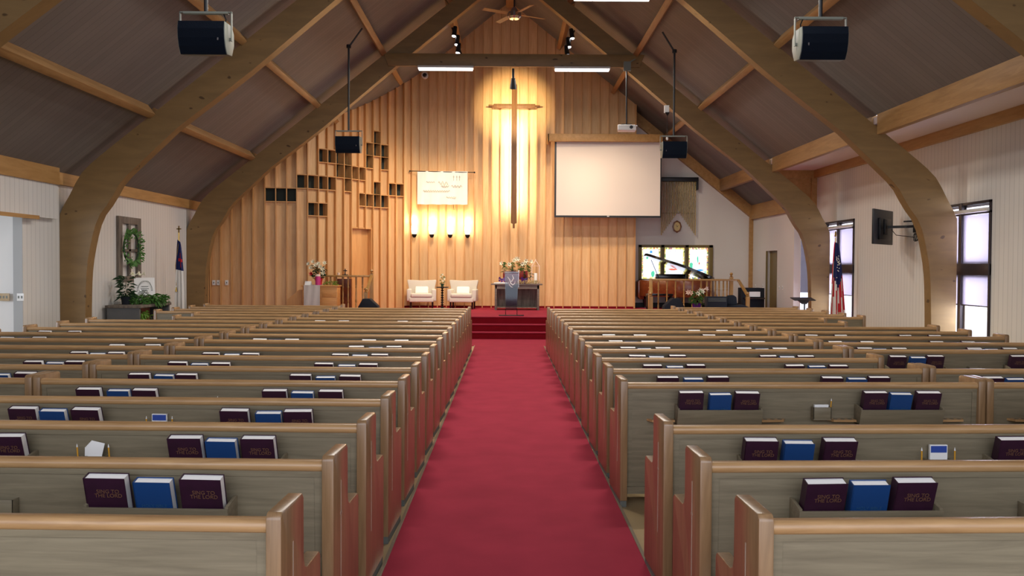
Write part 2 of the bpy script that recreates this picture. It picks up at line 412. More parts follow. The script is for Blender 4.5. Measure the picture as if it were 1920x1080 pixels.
# white end wall with the stained glass window
SW = (P(1197, 459, YW), P(1336, 527, YW))
b = MB(); x0, x1, z0, z1 = SW[0].x, SW[1].x, SW[1].z, SW[0].z
b.box(2.5, x0, YW, YW+0.2, 0, 6.0); b.box(x0, x1, YW, YW+0.2, 0, z0); b.box(x0, x1, YW, YW+0.2, z1, 6.0); b.box(x1, 7.7, YW, YW+0.2, 0, 6.0)
struct(b.build('wall_back', M['plaster']))
b = MB(); b.box(3.6, XR, YW-0.02, YW, PH, PH+0.14)
struct(b.build('baseboard_back', M['black']))
b = MB()
b.prism([(3.5, roofz(3.5)), (XR, roofz(XR)), (XR, roofz(XR)-0.36), (3.5, roofz(3.5)-0.36)], YW-0.16, YW, 'y')
b.box(XR-0.1, XR, YW-0.12, YW, PH, roofz(XR)-0.3); b.box(XR-0.08, XR, YJ, YW, roofz(XR)-0.36, roofz(XR)+0.06)
struct(b.build('trim_6', M['trim']))

# stained glass window: frame, two mullions, three leaded panels
def stained():
    m, t, bs = newmat('stained_glass'); N = t.nodes; L = t.links; t.nodes.remove(bs)
    o = N['Material Output']; tc = N.new('ShaderNodeTexCoord')
    vo = N.new('ShaderNodeTexVoronoi'); vo.inputs['Scale'].default_value = 7.0; L.new(tc.outputs['Object'], vo.inputs['Vector'])
    nz = N.new('ShaderNodeTexNoise'); nz.inputs['Scale'].default_value = 2.3; L.new(tc.outputs['Object'], nz.inputs['Vector'])
    r = N.new('ShaderNodeValToRGB'); r.color_ramp.elements[0].position = 0.56; r.color_ramp.elements[1].position = 0.62
    r.color_ramp.elements[0].color = (0,0,0,1); r.color_ramp.elements[1].color = (1,1,1,1); L.new(nz.outputs['Fac'], r.inputs['Fac'])
    hs = N.new('ShaderNodeHueSaturation'); hs.inputs['Saturation'].default_value = 1.2; hs.inputs['Value'].default_value = 0.9
    L.new(vo.outputs['Color'], hs.inputs['Color'])
    mx = N.new('ShaderNodeMix'); mx.data_type = 'RGBA'; mx.inputs['A'].default_value = (0.93, 0.93, 1, 1)
    L.new(r.outputs['Color'], mx.inputs['Factor']); L.new(hs.outputs['Color'], mx.inputs['B'])
    tr = N.new('ShaderNodeBsdfTransparent'); L.new(mx.outputs['Result'], tr.inputs[0]); L.new(tr.outputs[0], o.inputs[0])
    return m
M['stained'] = stained()
def bordered():
    m, t, bs = newmat('stained_border'); N = t.nodes; L = t.links; t.nodes.remove(bs)
    o = N['Material Output']; tc = N.new('ShaderNodeTexCoord')
    vo = N.new('ShaderNodeTexVoronoi'); vo.inputs['Scale'].default_value = 22.0; L.new(tc.outputs['Object'], vo.inputs['Vector'])
    r = N.new('ShaderNodeValToRGB'); e = r.color_ramp.elements
    e[0].position = 0; e[0].color = rgb(90,120,60); e[1].position = 1; e[1].color = rgb(60,90,150)
    a = e.new(0.35); a.color = rgb(236,214,110); a = e.new(0.6); a.color = rgb(244,236,190); a = e.new(0.85); a.color = rgb(200,120,60)
    sp = N.new('ShaderNodeSeparateColor'); L.new(vo.outputs['Color'], sp.inputs[0]); L.new(sp.outputs[0], r.inputs['Fac'])
    tr = N.new('ShaderNodeBsdfTransparent'); L.new(r.outputs['Color'], tr.inputs[0]); L.new(tr.outputs[0], o.inputs[0])
    return m
M['sborder'] = bordered()
def tint(name, c):
    m = bpy.data.materials.new(name); m.use_nodes = True; t = m.node_tree; t.nodes.clear()
    o = t.nodes.new('ShaderNodeOutputMaterial'); tr = t.nodes.new('ShaderNodeBsdfTransparent'); tr.inputs[0].default_value = c
    t.links.new(tr.outputs[0], o.inputs[0]); return m
M['sgreen'] = tint('green_glass', rgb(90,190,140)); M['sblue'] = tint('blue_glass', rgb(80,150,230)); M['sred'] = tint('red_glass', rgb(230,110,80))
M['sclear'] = tint('opal_glass', (0.92,0.93,1,1)); M['sbrown'] = tint('brown_glass', rgb(130,90,100))
b = MB(); fy0, fy1 = YW-0.05, YW+0.12
b.box(x0, x1, fy0, fy1, z1-0.08, z1); b.box(x0, x1, fy0, fy1, z0, z0+0.06); b.box(x0, x0+0.10, fy0, fy1, z0, z1); b.box(x1-0.12, x1, fy0, fy1, z0, z1)
mu = [PX(1242, YW), PX(1287.5, YW)]
for q in mu: b.box(q-0.055, q+0.055, fy0, fy1, z0, z1)
wn = struct(b.build('window_1', M['olive'], bevel=0.006))
panes = [(x0+0.10, mu[0]-0.055), (mu[0]+0.055, mu[1]-0.055), (mu[1]+0.055, x1-0.12)]
feat = [[('sblue',.50,.86,.18,.10),('sbrown',.12,.68,.03,.2),('sgreen',.3,.68,.12,.14),('sgreen',.62,.16,.22,.2),('sred',.8,.05,.16,.06)],
        [('sred',.45,.30,.5,.07),('sred',.5,.1,.4,.07),('sblue',.48,.5,.05,.1),('sbrown',.3,.9,.05,.02),('sbrown',.55,.9,.05,.02)],
        [('sgreen',.48,.62,.08,.22),('sred',.55,.5,.08,.08),('sgreen',.15,.42,.2,.2),('sbrown',.2,.3,.1,.1),('sblue',.6,.28,.4,.06),('sblue',.42,.2,.3,.06),('sgreen',.85,.22,.06,.1)]]
for (a0, a1), fe in zip(panes, feat):
    zz0, zz1 = z0+0.06, z1-0.08; bw = 0.055
    b = MB(); y = YW+0.05
    b.quad((a0+bw,y,zz0+bw),(a1-bw,y,zz0+bw),(a1-bw,y,zz1-bw),(a0+bw,y,zz1-bw)); b.mi = 1
    for (c0,c1,d0,d1) in ((a0,a1,zz0,zz0+bw),(a0,a1,zz1-bw,zz1),(a0,a0+bw,zz0+bw,zz1-bw),(a1-bw,a1,zz0+bw,zz1-bw)):
        b.quad((c0,y,d0),(c1,y,d0),(c1,y,d1),(c0,y,d1))
    mm = [M['sclear'], M['sborder']]
    for (mk, fx, fz, fw, fh) in fe:
        b.mi = len(mm); mm.append(M[mk]); cx = a0+fx*(a1-a0); cz = zz0+fz*(zz1-zz0); ww = fw*(a1-a0)/2; hh = fh*(zz1-zz0)/2
        n = 9; vs = [(cx+ww*math.cos(2*PI*k/n)*random.uniform(.7,1.2), y-0.004, cz+hh*math.sin(2*PI*k/n)*random.uniform(.7,1.2)) for k in range(n)]
        b.add(vs, [tuple(range(n))])
    b.build('stained_glass_pane', mm, wn)
# tall windows
def tall_window(idx, y0, y1, mull):
    b = MB(); X0, X1 = XD-0.03, XD+0.12; fw = 0.05
    b.box(X0, X1, y0, y0+fw, WZ0, WZ1); b.box(X0, X1, y1-fw, y1, WZ0, WZ1); b.box(X0, X1, y0, y1, WZ1-fw, WZ1); b.box(X0, X1, y0, y1, WZ0, WZ0+fw)
    b.box(X0-0.01, X1, mull-0.05, mull+0.05, WZ0, WZ1)
    b.box(X0-0.02, X1, y0, y1, HC-0.10, HC+0.10)
    b.box(X0, X1, y0, y1, WZ1-0.22, WZ1-0.17)
    wd = struct(b.build('window_%d' % idx, M['winframe'], bevel=0.006))
    for (p0, p1) in ((y0+fw, mull-0.05), (mull+0.05, y1-fw)):
        for (q0, q1) in ((WZ0+fw, HC-0.10), (HC+0.10, WZ1-fw)):
            MB().box(XD+0.06, XD+0.066, p0, p1, q0, q1).build('pane', M['glass'], wd)
            g = MB()
            for (r0,r1,t0,t1) in ((p0,p0+.04,q0,q1),(p1-.04,p1,q0,q1),(p0,p1,q0,q0+.04),(p0,p1,q1-.04,q1)): g.box(XD+0.03, XD+0.09, r0, r1, t0, t1)
            g.build('sash', M['sash'], wd)
    sh = MB(); sh.box(XD-0.005, XD, y0+fw*.6, y1-fw*.6, HC-0.62, WZ1-0.2); s_ = sh.build('roller_shade', M['shade'], wd)
    MB().tube([(XD-0.01, y0+0.05, HC-0.62), (XD-0.01, y1-0.05, HC-0.62)], 0.012).build('shade_hem_bar', M['winframe'], wd)
    MB().tube([(XD-0.05, y0+0.03, WZ1-0.16), (XD-0.05, y1-0.03, WZ1-0.16)], 0.035).build('shade_roller', M['white'], wd)
tall_window(2, WIN[0][0], WIN[0][1], 15.35)
tall_window(3, WIN[1][0], WIN[1][1], 21.05)
b = MB()
for (c0,c1,d0,d1) in ((7.62,7.9,2.69,2.75),(7.62,7.9,0.4,0.46),(7.62,7.635,0.4,2.75),(7.885,7.9,0.4,2.75)): b.box(c0, c1, YJ-0.02, YJ+0.1, d0, d1)
wj = struct(b.build('window_4', M['white']))
MB().box(7.635, 7.885, YJ+0.03, YJ+0.035, 0.46, 2.69).build('pane', M['glass'], wj)
MB().box(7.64, 7.88, YJ-0.01, YJ-0.005, 1.08, 2.7).build('roller_shade', M['shade'], wj)

# ---------------------------------------------------------------- cedar wall with fins and niches
FPXS = [385, 396.7, 415.8, 436, 456, 476, 498.3, 518, 538.3, 557, 576.2, 595, 611.7, 627, 642, 655.8, 669.2, 682.2, 696.7, 710.8, 725.8, 740, 755, 770, 786.7]
DT = [(385,22.8),(500,22.9),(575,23.1),(605,23.4),(643,23.9),(670,24.4),(700,24.9),(740,25.4),(770,25.7),(790,25.8),(1300,25.8)]
def wd_(px):
    for (a, da), (c, dc) in zip(DT, DT[1:]):
        if a <= px <= c: return da+(dc-da)*(px-a)/(c-a)
    return DT[-1][1]
n_r = 24
FPXS += [786.7+(1190-786.7)*k/n_r for k in range(1, n_r+1)]
WP = [Vector((PX(p, wd_(p)), wd_(p))) for p in FPXS]
WP[0] = Vector((XL, 22.8))
LEV = [HC+v for v in (1.33, 1.68, 2.04, 2.40, 2.76, 3.12, 3.48, 3.84)]
# cell column c starts at fin index 6+c ; level l occupies LEV[l]..LEV[l+1]
CELLS = {4:[0],5:[0,2,4],0:[1],1:[1],2:[1],10:[1,3],11:[1,4,5],12:[1,2,5,6],13:[1,4,5],3:[2],6:[2,4],8:[2,3,4],14:[2],15:[2],7:[3,4],9:[3]}
CELLS[4] = [0, 2]
door_cols = (9, 10, 11)
DOORZ = HC+1.05
b = MB(); tones = []
def board(bb, p, q, z0, z1a, z1b, t=0.03):
    d = (q-p).normalized(); n = Vector((-d.y, d.x))   # away from the viewer
    pts = [p, q, q+n*t, p+n*t]
    vs = [(v.x, v.y, z0) for v in pts]+[(pts[0].x,pts[0].y,z1a),(pts[1].x,pts[1].y,z1b),(pts[2].x,pts[2].y,z1b),(pts[3].x,pts[3].y,z1a)]
    bb.add(vs, [(0,3,2,1),(4,5,6,7),(0,1,5,4),(1,2,6,5),(2,3,7,6),(3,0,4,7)])
fins = MB(); niche = MB()
for i in range(len(WP)-1):
    p, q = WP[i], WP[i+1]
    d = (q-p).normalized(); n = Vector((-d.y, d.x))
    za, zb = roofz(p.x)+0.03, roofz(q.x)+0.03
    col = i-6; cells = sorted(CELLS.get(col, []))
    zlo = DOORZ if col in door_cols else PH
    nb = len(b.f)
    cur = zlo
    segs = []
    for l in cells:
        if LEV[l] > cur: segs.append((cur, LEV[l]))
        cur = LEV[l+1]
    for (s0, s1) in segs: board(b, p, q, s0, s1, s1)
    board(b, p, q, cur, za, zb)
    tn = random.uniform(0.84, 1.06); tr_ = random.uniform(0.96, 1.0)
    tones += [(tn, tn*tr_, tn*tr_*0.98)]*(len(b.f)-nb)
    for l in cells:
        c0, c1 = LEV[l], LEV[l+1]; dp = 0.16
        pi, qi = p+n*dp, q+n*dp
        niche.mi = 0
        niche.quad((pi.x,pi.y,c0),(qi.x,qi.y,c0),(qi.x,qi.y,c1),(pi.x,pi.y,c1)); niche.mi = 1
        niche.quad((p.x,p.y,c0),(q.x,q.y,c0),(qi.x,qi.y,c0),(pi.x,pi.y,c0)); niche.quad((p.x,p.y,c1),(q.x,q.y,c1),(qi.x,qi.y,c1),(pi.x,pi.y,c1))
        niche.quad((p.x,p.y,c0),(pi.x,pi.y,c0),(pi.x,pi.y,c1),(p.x,p.y,c1)); niche.quad((q.x,q.y,c0),(qi.x,qi.y,c0),(qi.x,qi.y,c1),(q.x,q.y,c1))
        for zz in (c0, c1):
            board(fins, p-n*0.075, q-n*0.075, zz-0.012, zz+0.012, zz+0.012, 0.075)
# fins: boards on edge at each joint
for i, p in enumerate(WP):
    d = (WP[min(i+1, len(WP)-1)]-WP[max(i-1, 0)]).normalized(); n = Vector((-d.y, d.x))
    col = i-6; zlo = DOORZ if col in (10, 11) else PH
    near = p-n*(0.085 if i < 24 else 0.045)
    h = d*0.013
    pts = [near-h, near+h, p+h, p-h]; zt = roofz(p.x)+0.03
    fins.add([(v.x, v.y, zlo) for v in pts]+[(v.x, v.y, zt) for v in pts], [(0,3,2,1),(4,5,6,7),(0,1,5,4),(1,2,6,5),(2,3,7,6),(3,0,4,7)])
wf = b.build('wall_front', M['ply'], fix=True)
att = wf.data.color_attributes.new('tone', 'FLOAT_COLOR', 'CORNER')
for pi_, pl in enumerate(wf.data.polygons):
    for li in pl.loop_indices: att.data[li].color = (*tones[min(pi_, len(tones)-1)], 1)
struct(wf)
fins.build('fins', M['fin'], wf)
niche.build('niches', [M['niche'], M['fin']], wf)
e = WP[-1]; MB().box(e.x-0.03, e.x, e.y-0.03, YW, PH, roofz(e.x)).build('end_board', M['fin'], wf)
b = MB()
for i in range(22, len(WP)-1): board(b, WP[i]-Vector((0, .02)), WP[i+1]-Vector((0, .02)), PH, PH+0.055, PH+0.055, 0.02)
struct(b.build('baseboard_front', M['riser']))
dp_, dq_ = WP[15], WP[18]; dd = (dq_-dp_).normalized(); nn = Vector((-dd.y, dd.x))
b = MB(); board(b, dp_+nn*0.10, dq_+nn*0.10, PH, DOORZ, DOORZ, 0.04)
M['doorwood'] = wood('door_veneer', rgb(206,150,90), rgb(224,170,110), 'z', 0.45, 3, 8)
dr = struct(b.build('door_2', M['doorwood']))
b = MB(); board(b, dp_-nn*0.04, dp_+dd*0.05-nn*0.04, PH, DOORZ, DOORZ, .16); board(b, dq_-dd*0.06-nn*0.04, dq_-nn*0.04, PH, DOORZ, DOORZ, .16); board(b, dp_-nn*0.04, dq_-nn*0.04, DOORZ, DOORZ+.04, DOORZ+.04, .16)
b.build('door_frame', M['fin'], dr)

# ---------------------------------------------------------------- arches, purlins, tie beams
OUT = [(-7.79,-1.7),(-7.79,.78),(-7.68,1.06),(-7.49,1.45),(-7.31,1.69),(-6.70,2.2),(-3.64,4.62),(0,7.5)]
INN = [(0,7.07),(-3.06,4.56),(-4.44,3.39),(-5.70,2.42),(-5.94,2.2),(-6.43,1.74),(-6.74,1.43),(-6.92,1.11),(-7.13,.81),(-7.26,.34),(-7.34,-.28),(-7.37,-1.7)]
def smooth_pts(pts, sharp_ends=True):
    return pts
def arch_half(sg):
    o = [(XC+sg*x, HC+z) for x, z in OUT]; i_ = [(XC+sg*x, HC+z) for x, z in INN]
    # resample into a quad strip so that the long polygon shades cleanly
    def res(pts, n):
        L = [0]
        for a, c in zip(pts, pts[1:]): L.append(L[-1]+math.dist(a, c))
        out = []
        for k in range(n+1):
            t = L[-1]*k/n
            for j in range(len(pts)-1):
                if t <= L[j+1]+1e-9:
                    f = (t-L[j])/(L[j+1]-L[j]); out.append((pts[j][0]+(pts[j+1][0]-pts[j][0])*f, pts[j][1]+(pts[j+1][1]-pts[j][1])*f)); break
        return out
    def cr(pts):   # Catmull-Rom through the bend only
        out = [pts[0]]
        for j in range(len(pts)-1):
            p0 = pts[max(j-1,0)]; p1 = pts[j]; p2 = pts[j+1]; p3 = pts[min(j+2,len(pts)-1)]
            for k in range(1, 5):
                t = k/4
                if math.dist(p1,p2) > 1.6: out.append((p1[0]+(p2[0]-p1[0])*t, p1[1]+(p2[1]-p1[1])*t)); continue
                out.append(tuple(0.5*((2*p1[c])+(-p0[c]+p2[c])*t+(2*p0[c]-5*p1[c]+4*p2[c]-p3[c])*t*t+(-p0[c]+3*p1[c]-3*p2[c]+p3[c])*t**3) for c in (0,1)))
        return out
    return res(cr(o), 60), res(cr(i_[::-1]), 60)
arches = []
for k, ya in enumerate(ARCH_Y):
    root = thing('laminated_arch', ['nearest timber arch, only its straight limbs showing in the top corners',
        'middle timber arch, its feet beside the near window and the porch opening',
        'farthest timber arch in front of the chancel, carrying the visible cross beam'][k], 'arch', (XC, ya, 0))
    for sg in (1, -1):
        o, i_ = arch_half(sg); b = MB(); n = len(o)
        vs = [(x-XC, 0, z) for x, z in o]+[(x-XC, 0, z) for x, z in i_]+[(x-XC, ARCH_T, z) for x, z in o]+[(x-XC, ARCH_T, z) for x, z in i_]
        fs = []
        for j in range(n-1):
            fs += [(j, j+1, n+j+1, n+j), (2*n+j, 3*n+j, 3*n+j+1, 2*n+j+1), (j, 2*n+j, 2*n+j+1, j+1), (n+j, n+j+1, 3*n+j+1, 3*n+j)]
        fs += [(0, n, 3*n, 2*n), (n-1, 3*n-1, 4*n-1, 2*n-1)]
        b.add(vs, fs); b.build('arch_limb', M['glulam'], root, smooth=0.5)
    b = MB()
    b.prism([(-3.02, HC+5.12), (3.24, HC+5.12), (3.12, HC+4.82), (-2.92, HC+4.82)], -0.07, -0.005, 'y'); b.build('tie_beam', M['glulam'], root, bevel=0.006)
    arches.append(root)
px_off = (-6.3, -4.72, -3.14, -1.55, 1.55, 3.14, 4.72, 6.42)
pn = {-6.3:'lowest', -4.72:'second lowest', -3.14:'third lowest', -1.55:'highest', 1.55:'highest', 3.14:'third lowest', 4.72:'second lowest', 6.42:'lowest'}
BAYS = [(YB, ARCH_Y[0], 'above the viewer'), (ARCH_Y[0]+ARCH_T, ARCH_Y[1], 'in the nearest bay in view'), (ARCH_Y[1]+ARCH_T, ARCH_Y[2], 'in the bay of the hanging speakers'), (ARCH_Y[2]+ARCH_T, 25.6, 'in the bay over the platform')]
for x in px_off:
    for bi, (y0, y1, nm) in enumerate(BAYS):
        if bi == 3:
            y1 = YW-0.2 if x > 3.6 else (25.7 if x > -2.5 else 24.6 if x > -4 else 23.5)
            if x == -6.3: y1 = 22.8
        xx = XC+x; flat = x > 6; h = 0.30 if flat else 0.21
        b = MB(); zc = roofz(xx)
        b.box(-0.06, 0.06, 0, y1-y0, -h, 0.07)
        o = b.build('roof_purlin', M['purlin'], bevel=0.006); o.location = (xx, y0, zc)
        if not flat: o.rotation_euler.y = math.atan(SL)*(-1 if x < 0 else 1)
        tag(o, '%s roof purlin of the %s slope, %s' % (pn[x], 'left' if x < 0 else 'right', nm), 'beam', 'purlins under the ceiling')
b = MB(); b.box(-0.11, 0.11, 0, 28.5, -0.24, 0.02)
o = b.build('ridge_beam', M['purlin']); o.location = (XC, YB, RIDGE-0.02); tag(o, 'long ridge beam along the peak of the ceiling', 'beam')

# ---------------------------------------------------------------- lights of the room
def fixture(xc, ya, nm, pw=105, dz=0.0):
    t = thing('fluorescent_light', nm, 'light', (xc, ya-0.04, HC+4.82-dz), 0, 'fluorescent lights under the cross beams')
    b = MB(); b.prism([(-0.09,0),(0.09,0),(0.11,-0.055),(-0.11,-0.055)], -0.67, 0.67, 'x'); b.build('housing', M['white'], t, bevel=0.004)
    b = MB()
    for k in range(4): b.box(-0.65+0.326*k, -0.65+0.326*k+0.318, -0.10, 0.10, -0.085, -0.055)
    b.build('lens', M['tubelight'], t)
    lamp('tube', 'AREA', (0, 0, -0.09), pw, (1.0, 0.93, 0.84), (0, 0, -1), (1.2, 0.18), parent=t)
fixture(-1.49, ARCH_Y[2], 'fluorescent fixture under the far cross beam, left of the cross')
fixture(1.79, ARCH_Y[2], 'fluorescent fixture under the far cross beam, right of the cross')
fixture(-1.49, ARCH_Y[1], 'fluorescent fixture at the top edge of the view, left of centre')
fixture(1.79, ARCH_Y[1], 'fluorescent fixture at the top edge of the view, right of centre', 105, 0.12)
fixture(-1.49, ARCH_Y[0], 'fluorescent fixture under the nearest cross beam, left', 110)
fixture(1.79, ARCH_Y[0], 'fluorescent fixture under the nearest cross beam, right', 110)

def track(xc, sg, nm):
    t = thing('track_light', nm, 'light', (0,0,0))
    Y = 21.9; pts = [P(*p) for p in ([(848,55,Y),(854,62,Y),(866,105,Y)] if sg < 0 else [(1078,55,Y),(1071,62,Y),(1060,105,Y)])]
    MB().tube([pts[0], pts[2]], 0.018).build('track', M['black'], t)
    for k, (px, py) in enumerate([(853,62),(858,78),(860,93)] if sg < 0 else [(1071,66),(1065,82),(1062,97)]):
        c = P(px, py, Y-0.05*k); tgt = Vector((xc*0.2+sg*(0.7+(1.7 if sg > 0 else 1.45)*k), 25.6, 1.9))
        dr_ = (tgt-c).normalized()
        vis = (Vector((c.x+sg*0.12, c.y-0.22, c.z-1.0))-c).normalized()
        h = MB(); h.tube([c-vis*0.12, c+vis*0.13], [0.05, 0.062], 14); hd = h.build('spot_head', M['black'], t)
        g = MB(); g.tube([c+vis*0.131, c+vis*0.137], 0.050, 14); g.build('spot_lens', M['spotlens'], hd)
        lamp('spot', 'SPOT', c+dr_*0.16, 300, (1.0, 0.80, 0.56), tgt, spot=58, blend=0.8, radius=0.06, parent=t)
track(-1.0, -1, 'black track with three small spotlights on the left rafter above the platform')
track(1.0, 1, 'black track with three small spotlights on the right rafter above the platform')
# spotlight on the cross
t = thing('cross_spotlight', 'black spotlight hanging from the cross beam before the wooden cross', 'light', (0, 0, 0))
c0 = P(962, 131, 21.0); c1 = P(962, 150, 21.0); c2 = P(962, 168, 21.05)
MB().tube([c0, c1], 0.03, 10).build('arm', M['black'], t); MB().tube([c1-Vector((0,.05,0)), c2], [0.05, 0.085], 14).build('spot_head', M['black'], t)
lamp('spot', 'SPOT', c2+Vector((0,0.12,-0.05)), 1400, (1.0, 0.78, 0.42), (P(962, 205, 25.6)), spot=32, blend=0.9, radius=0.04, parent=t)

# cross with tubes of light behind it
CY = 25.25
t = thing('wooden_cross', 'tall slender wooden cross on the cedar wall, lit from behind', 'cross', (P(963, 430, CY).x, CY, 0))
cx = t.location.x
zt, zb_ = P(963, 160, CY).z, P(963, 428, CY).z; za_ = P(963, 200, CY).z
b = MB(); b.prism([(-0.075, zt), (0.075, zt), (0.085, zb_+0.15), (0.03, zb_+0.13), (0.03, zb_), (-0.03, zb_), (-0.03, zb_+0.13), (-0.085, zb_+0.15)], 0, 0.12, 'y'); b.build('upright', M['cross'], t, bevel=0.006)
b = MB(); b.box(-0.60, 0.60, 0.01, 0.11, za_-0.055, za_+0.06); b.box(-0.74, 0.74, 0.03, 0.08, za_-0.005, za_+0.035); b.build('crossbar', M['cross'], t, bevel=0.006)
b = MB(); b.box(-0.05, 0.05, 0.16, 0.19, zb_+0.3, zt-0.2); b.build('light_tube', M['lampglass'], t)
b = MB(); b.box(-0.02, 0.02, 0.10, 0.5, za_-0.3, za_-0.26); b.box(-0.02, 0.02, 0.10, 0.5, zb_+0.5, zb_+0.54); b.build('wall_bracket', M['darkmetal'], t)
for sx in (-1, 1):
    lamp('glow', 'AREA', (sx*0.09, 0.20, (zb_+za_)/2+0.1), 20, (1.0, 0.90, 0.66), (sx*0.30, 2.0, (zb_+za_)/2+0.1), (0.05, 2.6), parent=t)

# wall sconces
SY = 25.62
for k, px in enumerate((777, 809.5, 844, 876.5)):
    c = P(px, 440+0.3*k, SY)
    t = thing('wall_sconce', ['first from the left of four glowing wall sconces under the banner', 'second from the left of four glowing wall sconces under the banner',
              'third from the left of four glowing wall sconces under the banner', 'rightmost of four glowing wall sconces, nearest the cross'][k], 'wall lamp', c, 0, 'wall sconces under the banner')
    b = MB(); b.lathe([(0.005,-0.09),(0.03,-0.085),(0.06,-0.05),(0.08,0.0),(0.06,0.02)], (0,0,0), 16); b.build('bowl', M['darkmetal'], t)
    b = MB(); b.box(-0.02,0.02,0.0,0.16,-0.03,0.01); b.build('bracket', M['darkmetal'], t)
    b = MB(); b.lathe([(0.045,0.02),(0.075,0.08),(0.085,0.16),(0.08,0.25)], (0,0,0), 16); b.build('glass_shade', M['lampglass'], t)
    lamp('bulb', 'POINT', (0, -0.02, 0.42), 14, (1.0, 0.78, 0.42), radius=0.05, parent=t)

# ---------------------------------------------------------------- pews
LR = {}
END_PROF = [(0.0,0.045),(0.0,0.895),(0.015,0.912),(0.255,0.912),(0.272,0.895),(0.275,0.68),(0.29,0.645),(0.32,0.632),(0.49,0.632),(0.508,0.615),(0.51,0.045)]
TW = 0.052
end_mesh = None
def cross_inlay(sx):
    b = MB(); x0_, x1_ = (-0.0012, 0.0) if sx < 0 else (0.0, 0.0012)
    yc = 0.135
    b.box(x0_, x1_, yc-0.0035, yc+0.0035, 0.30, 0.78)
    b.prism([(yc-0.018,0.64),(yc,0.648),(yc+0.018,0.64),(yc+0.012,0.632),(yc,0.628),(yc-0.012,0.632)], x0_, x1_, 'x')
    return b
pew_protos = {}
def make_pew(L):
    """pew, left end at x=0, its back toward the viewer at y=0"""
    key = round(L, 3)
    t = thing('church_pew', 'x', 'pew', (0,0,0))
    for sx in (0, 1):
        b = MB(); x = 0 if sx == 0 else L-TW
        b.prism(END_PROF, x, x+TW, 'x'); e_ = b.build('end_panel', M['pew_v'], t, bevel=0.007)
        b = MB(); b.box(x+0.004, x+TW-0.004, 0.01, 0.50, 0.0, 0.045); b.build('foot_block', M['foot'], t)
        i_ = cross_inlay(-1 if sx == 0 else 1); m_ = i_.build('inlay_cross', M['inlay'], e_); m_.location.x = 0.0 if sx == 0 else L
        if sx == 0: m_.location.x = 0.0
    b = MB(); b.prism([(0.050,0.10),(0.028,0.835),(0.048,0.835),(0.075,0.10)], TW, L-TW, 'x')
    b.prism([(0.022,0.818),(0.020,0.842),(0.055,0.842),(0.055,0.818)], TW, L-TW, 'x')
    b.box(TW, L-TW, 0.026, 0.05, 0.09, 0.14)
    for xx in (TW, L-TW-0.035): b.prism([(0.046,0.14),(0.024,0.818),(0.032,0.818),(0.052,0.14)], xx, xx+0.035, 'x')
    b.build('back_panel', M['pew'], t)
    b = MB(); pr = []
    for k in range(9):
        a = PI/2*(-1)+PI*k/8
        pr.append((0.040-0.027*math.cos(PI*k/8-PI/2), 0.862+0.022*math.sin(a)))
    pr = [(0.014,0.850),(0.010,0.862),(0.014,0.876),(0.026,0.885),(0.058,0.885),(0.068,0.876),(0.070,0.850),(0.062,0.840),(0.022,0.840)]
    b.prism(pr, TW-0.002, L-TW+0.002, 'x'); b.build('top_rail', M['rail'], t, smooth=0.9)
    b = MB(); b.prism([(0.08,0.405),(0.45,0.425),(0.475,0.418),(0.48,0.395),(0.45,0.385),(0.08,0.37)], TW, L-TW, 'x')
    b.build('seat', M['rail'], t, bevel=0.005)
    b = MB()
    for q in (0.33, 0.67): b.box(L*q-0.02, L*q+0.02, 0.10, 0.43, 0.0, 0.375)
    b.build('seat_support', M['pew'], t)
    return t
def add_rack(t, x, cards=None):
    r = MB(); W_ = 0.60
    yb = 0.030
    r.prism([(yb-0.088,0.60),(yb-0.120,0.705),(yb-0.109,0.708),(yb-0.077,0.60)], x-W_/2, x+W_/2, 'x'); r.prism([(yb-0.086,0.595),(yb-0.112,0.715),(yb-0.02,0.735),(yb+0.012,0.735),(yb+0.012,0.595)], x-W_/2, x-W_/2+0.014, 'x')
    r.prism([(yb-0.086,0.595),(yb-0.112,0.715),(yb-0.02,0.735),(yb+0.012,0.735),(yb+0.012,0.595)], x+W_/2-0.014, x+W_/2, 'x'); r.box(x-W_/2, x+W_/2, yb-0.086, yb+0.012, 0.595, 0.606)
    r.build('book_rack', M['pew'], t, bevel=0.002)
    for s in (-1, 1):
        c = MB(); xa = x+s*(W_/2+0.01); xb = x+s*(W_/2+0.20)
        c.prism([(xa, 0.04), (xb, 0.04), (xb-s*0.03, -0.025), (xa, -0.035)], 0.612, 0.628, 'z')
        c.mi = 1
        for k in range(3): c.lathe([(0.016, 0), (0.016, 0.0012)], (xa+s*(0.035+0.052*k), 0.0, 0.6275), 12)
        c.build('cup_holder', [M['rail'], M['foot']], t)
def add_cardbox(t, x):
    r = MB(); r.box(x-0.065, x+0.065, -0.02, -0.012, 0.63, 0.715); r.box(x-0.065, x+0.065, -0.02, 0.04, 0.622, 0.632)
    r.box(x-0.065, x-0.058, -0.02, 0.04, 0.63, 0.715); r.box(x+0.058, x+0.065, -0.02, 0.04, 0.63, 0.715)
    r.build('card_holder', M['pew'], t, bevel=0.001)

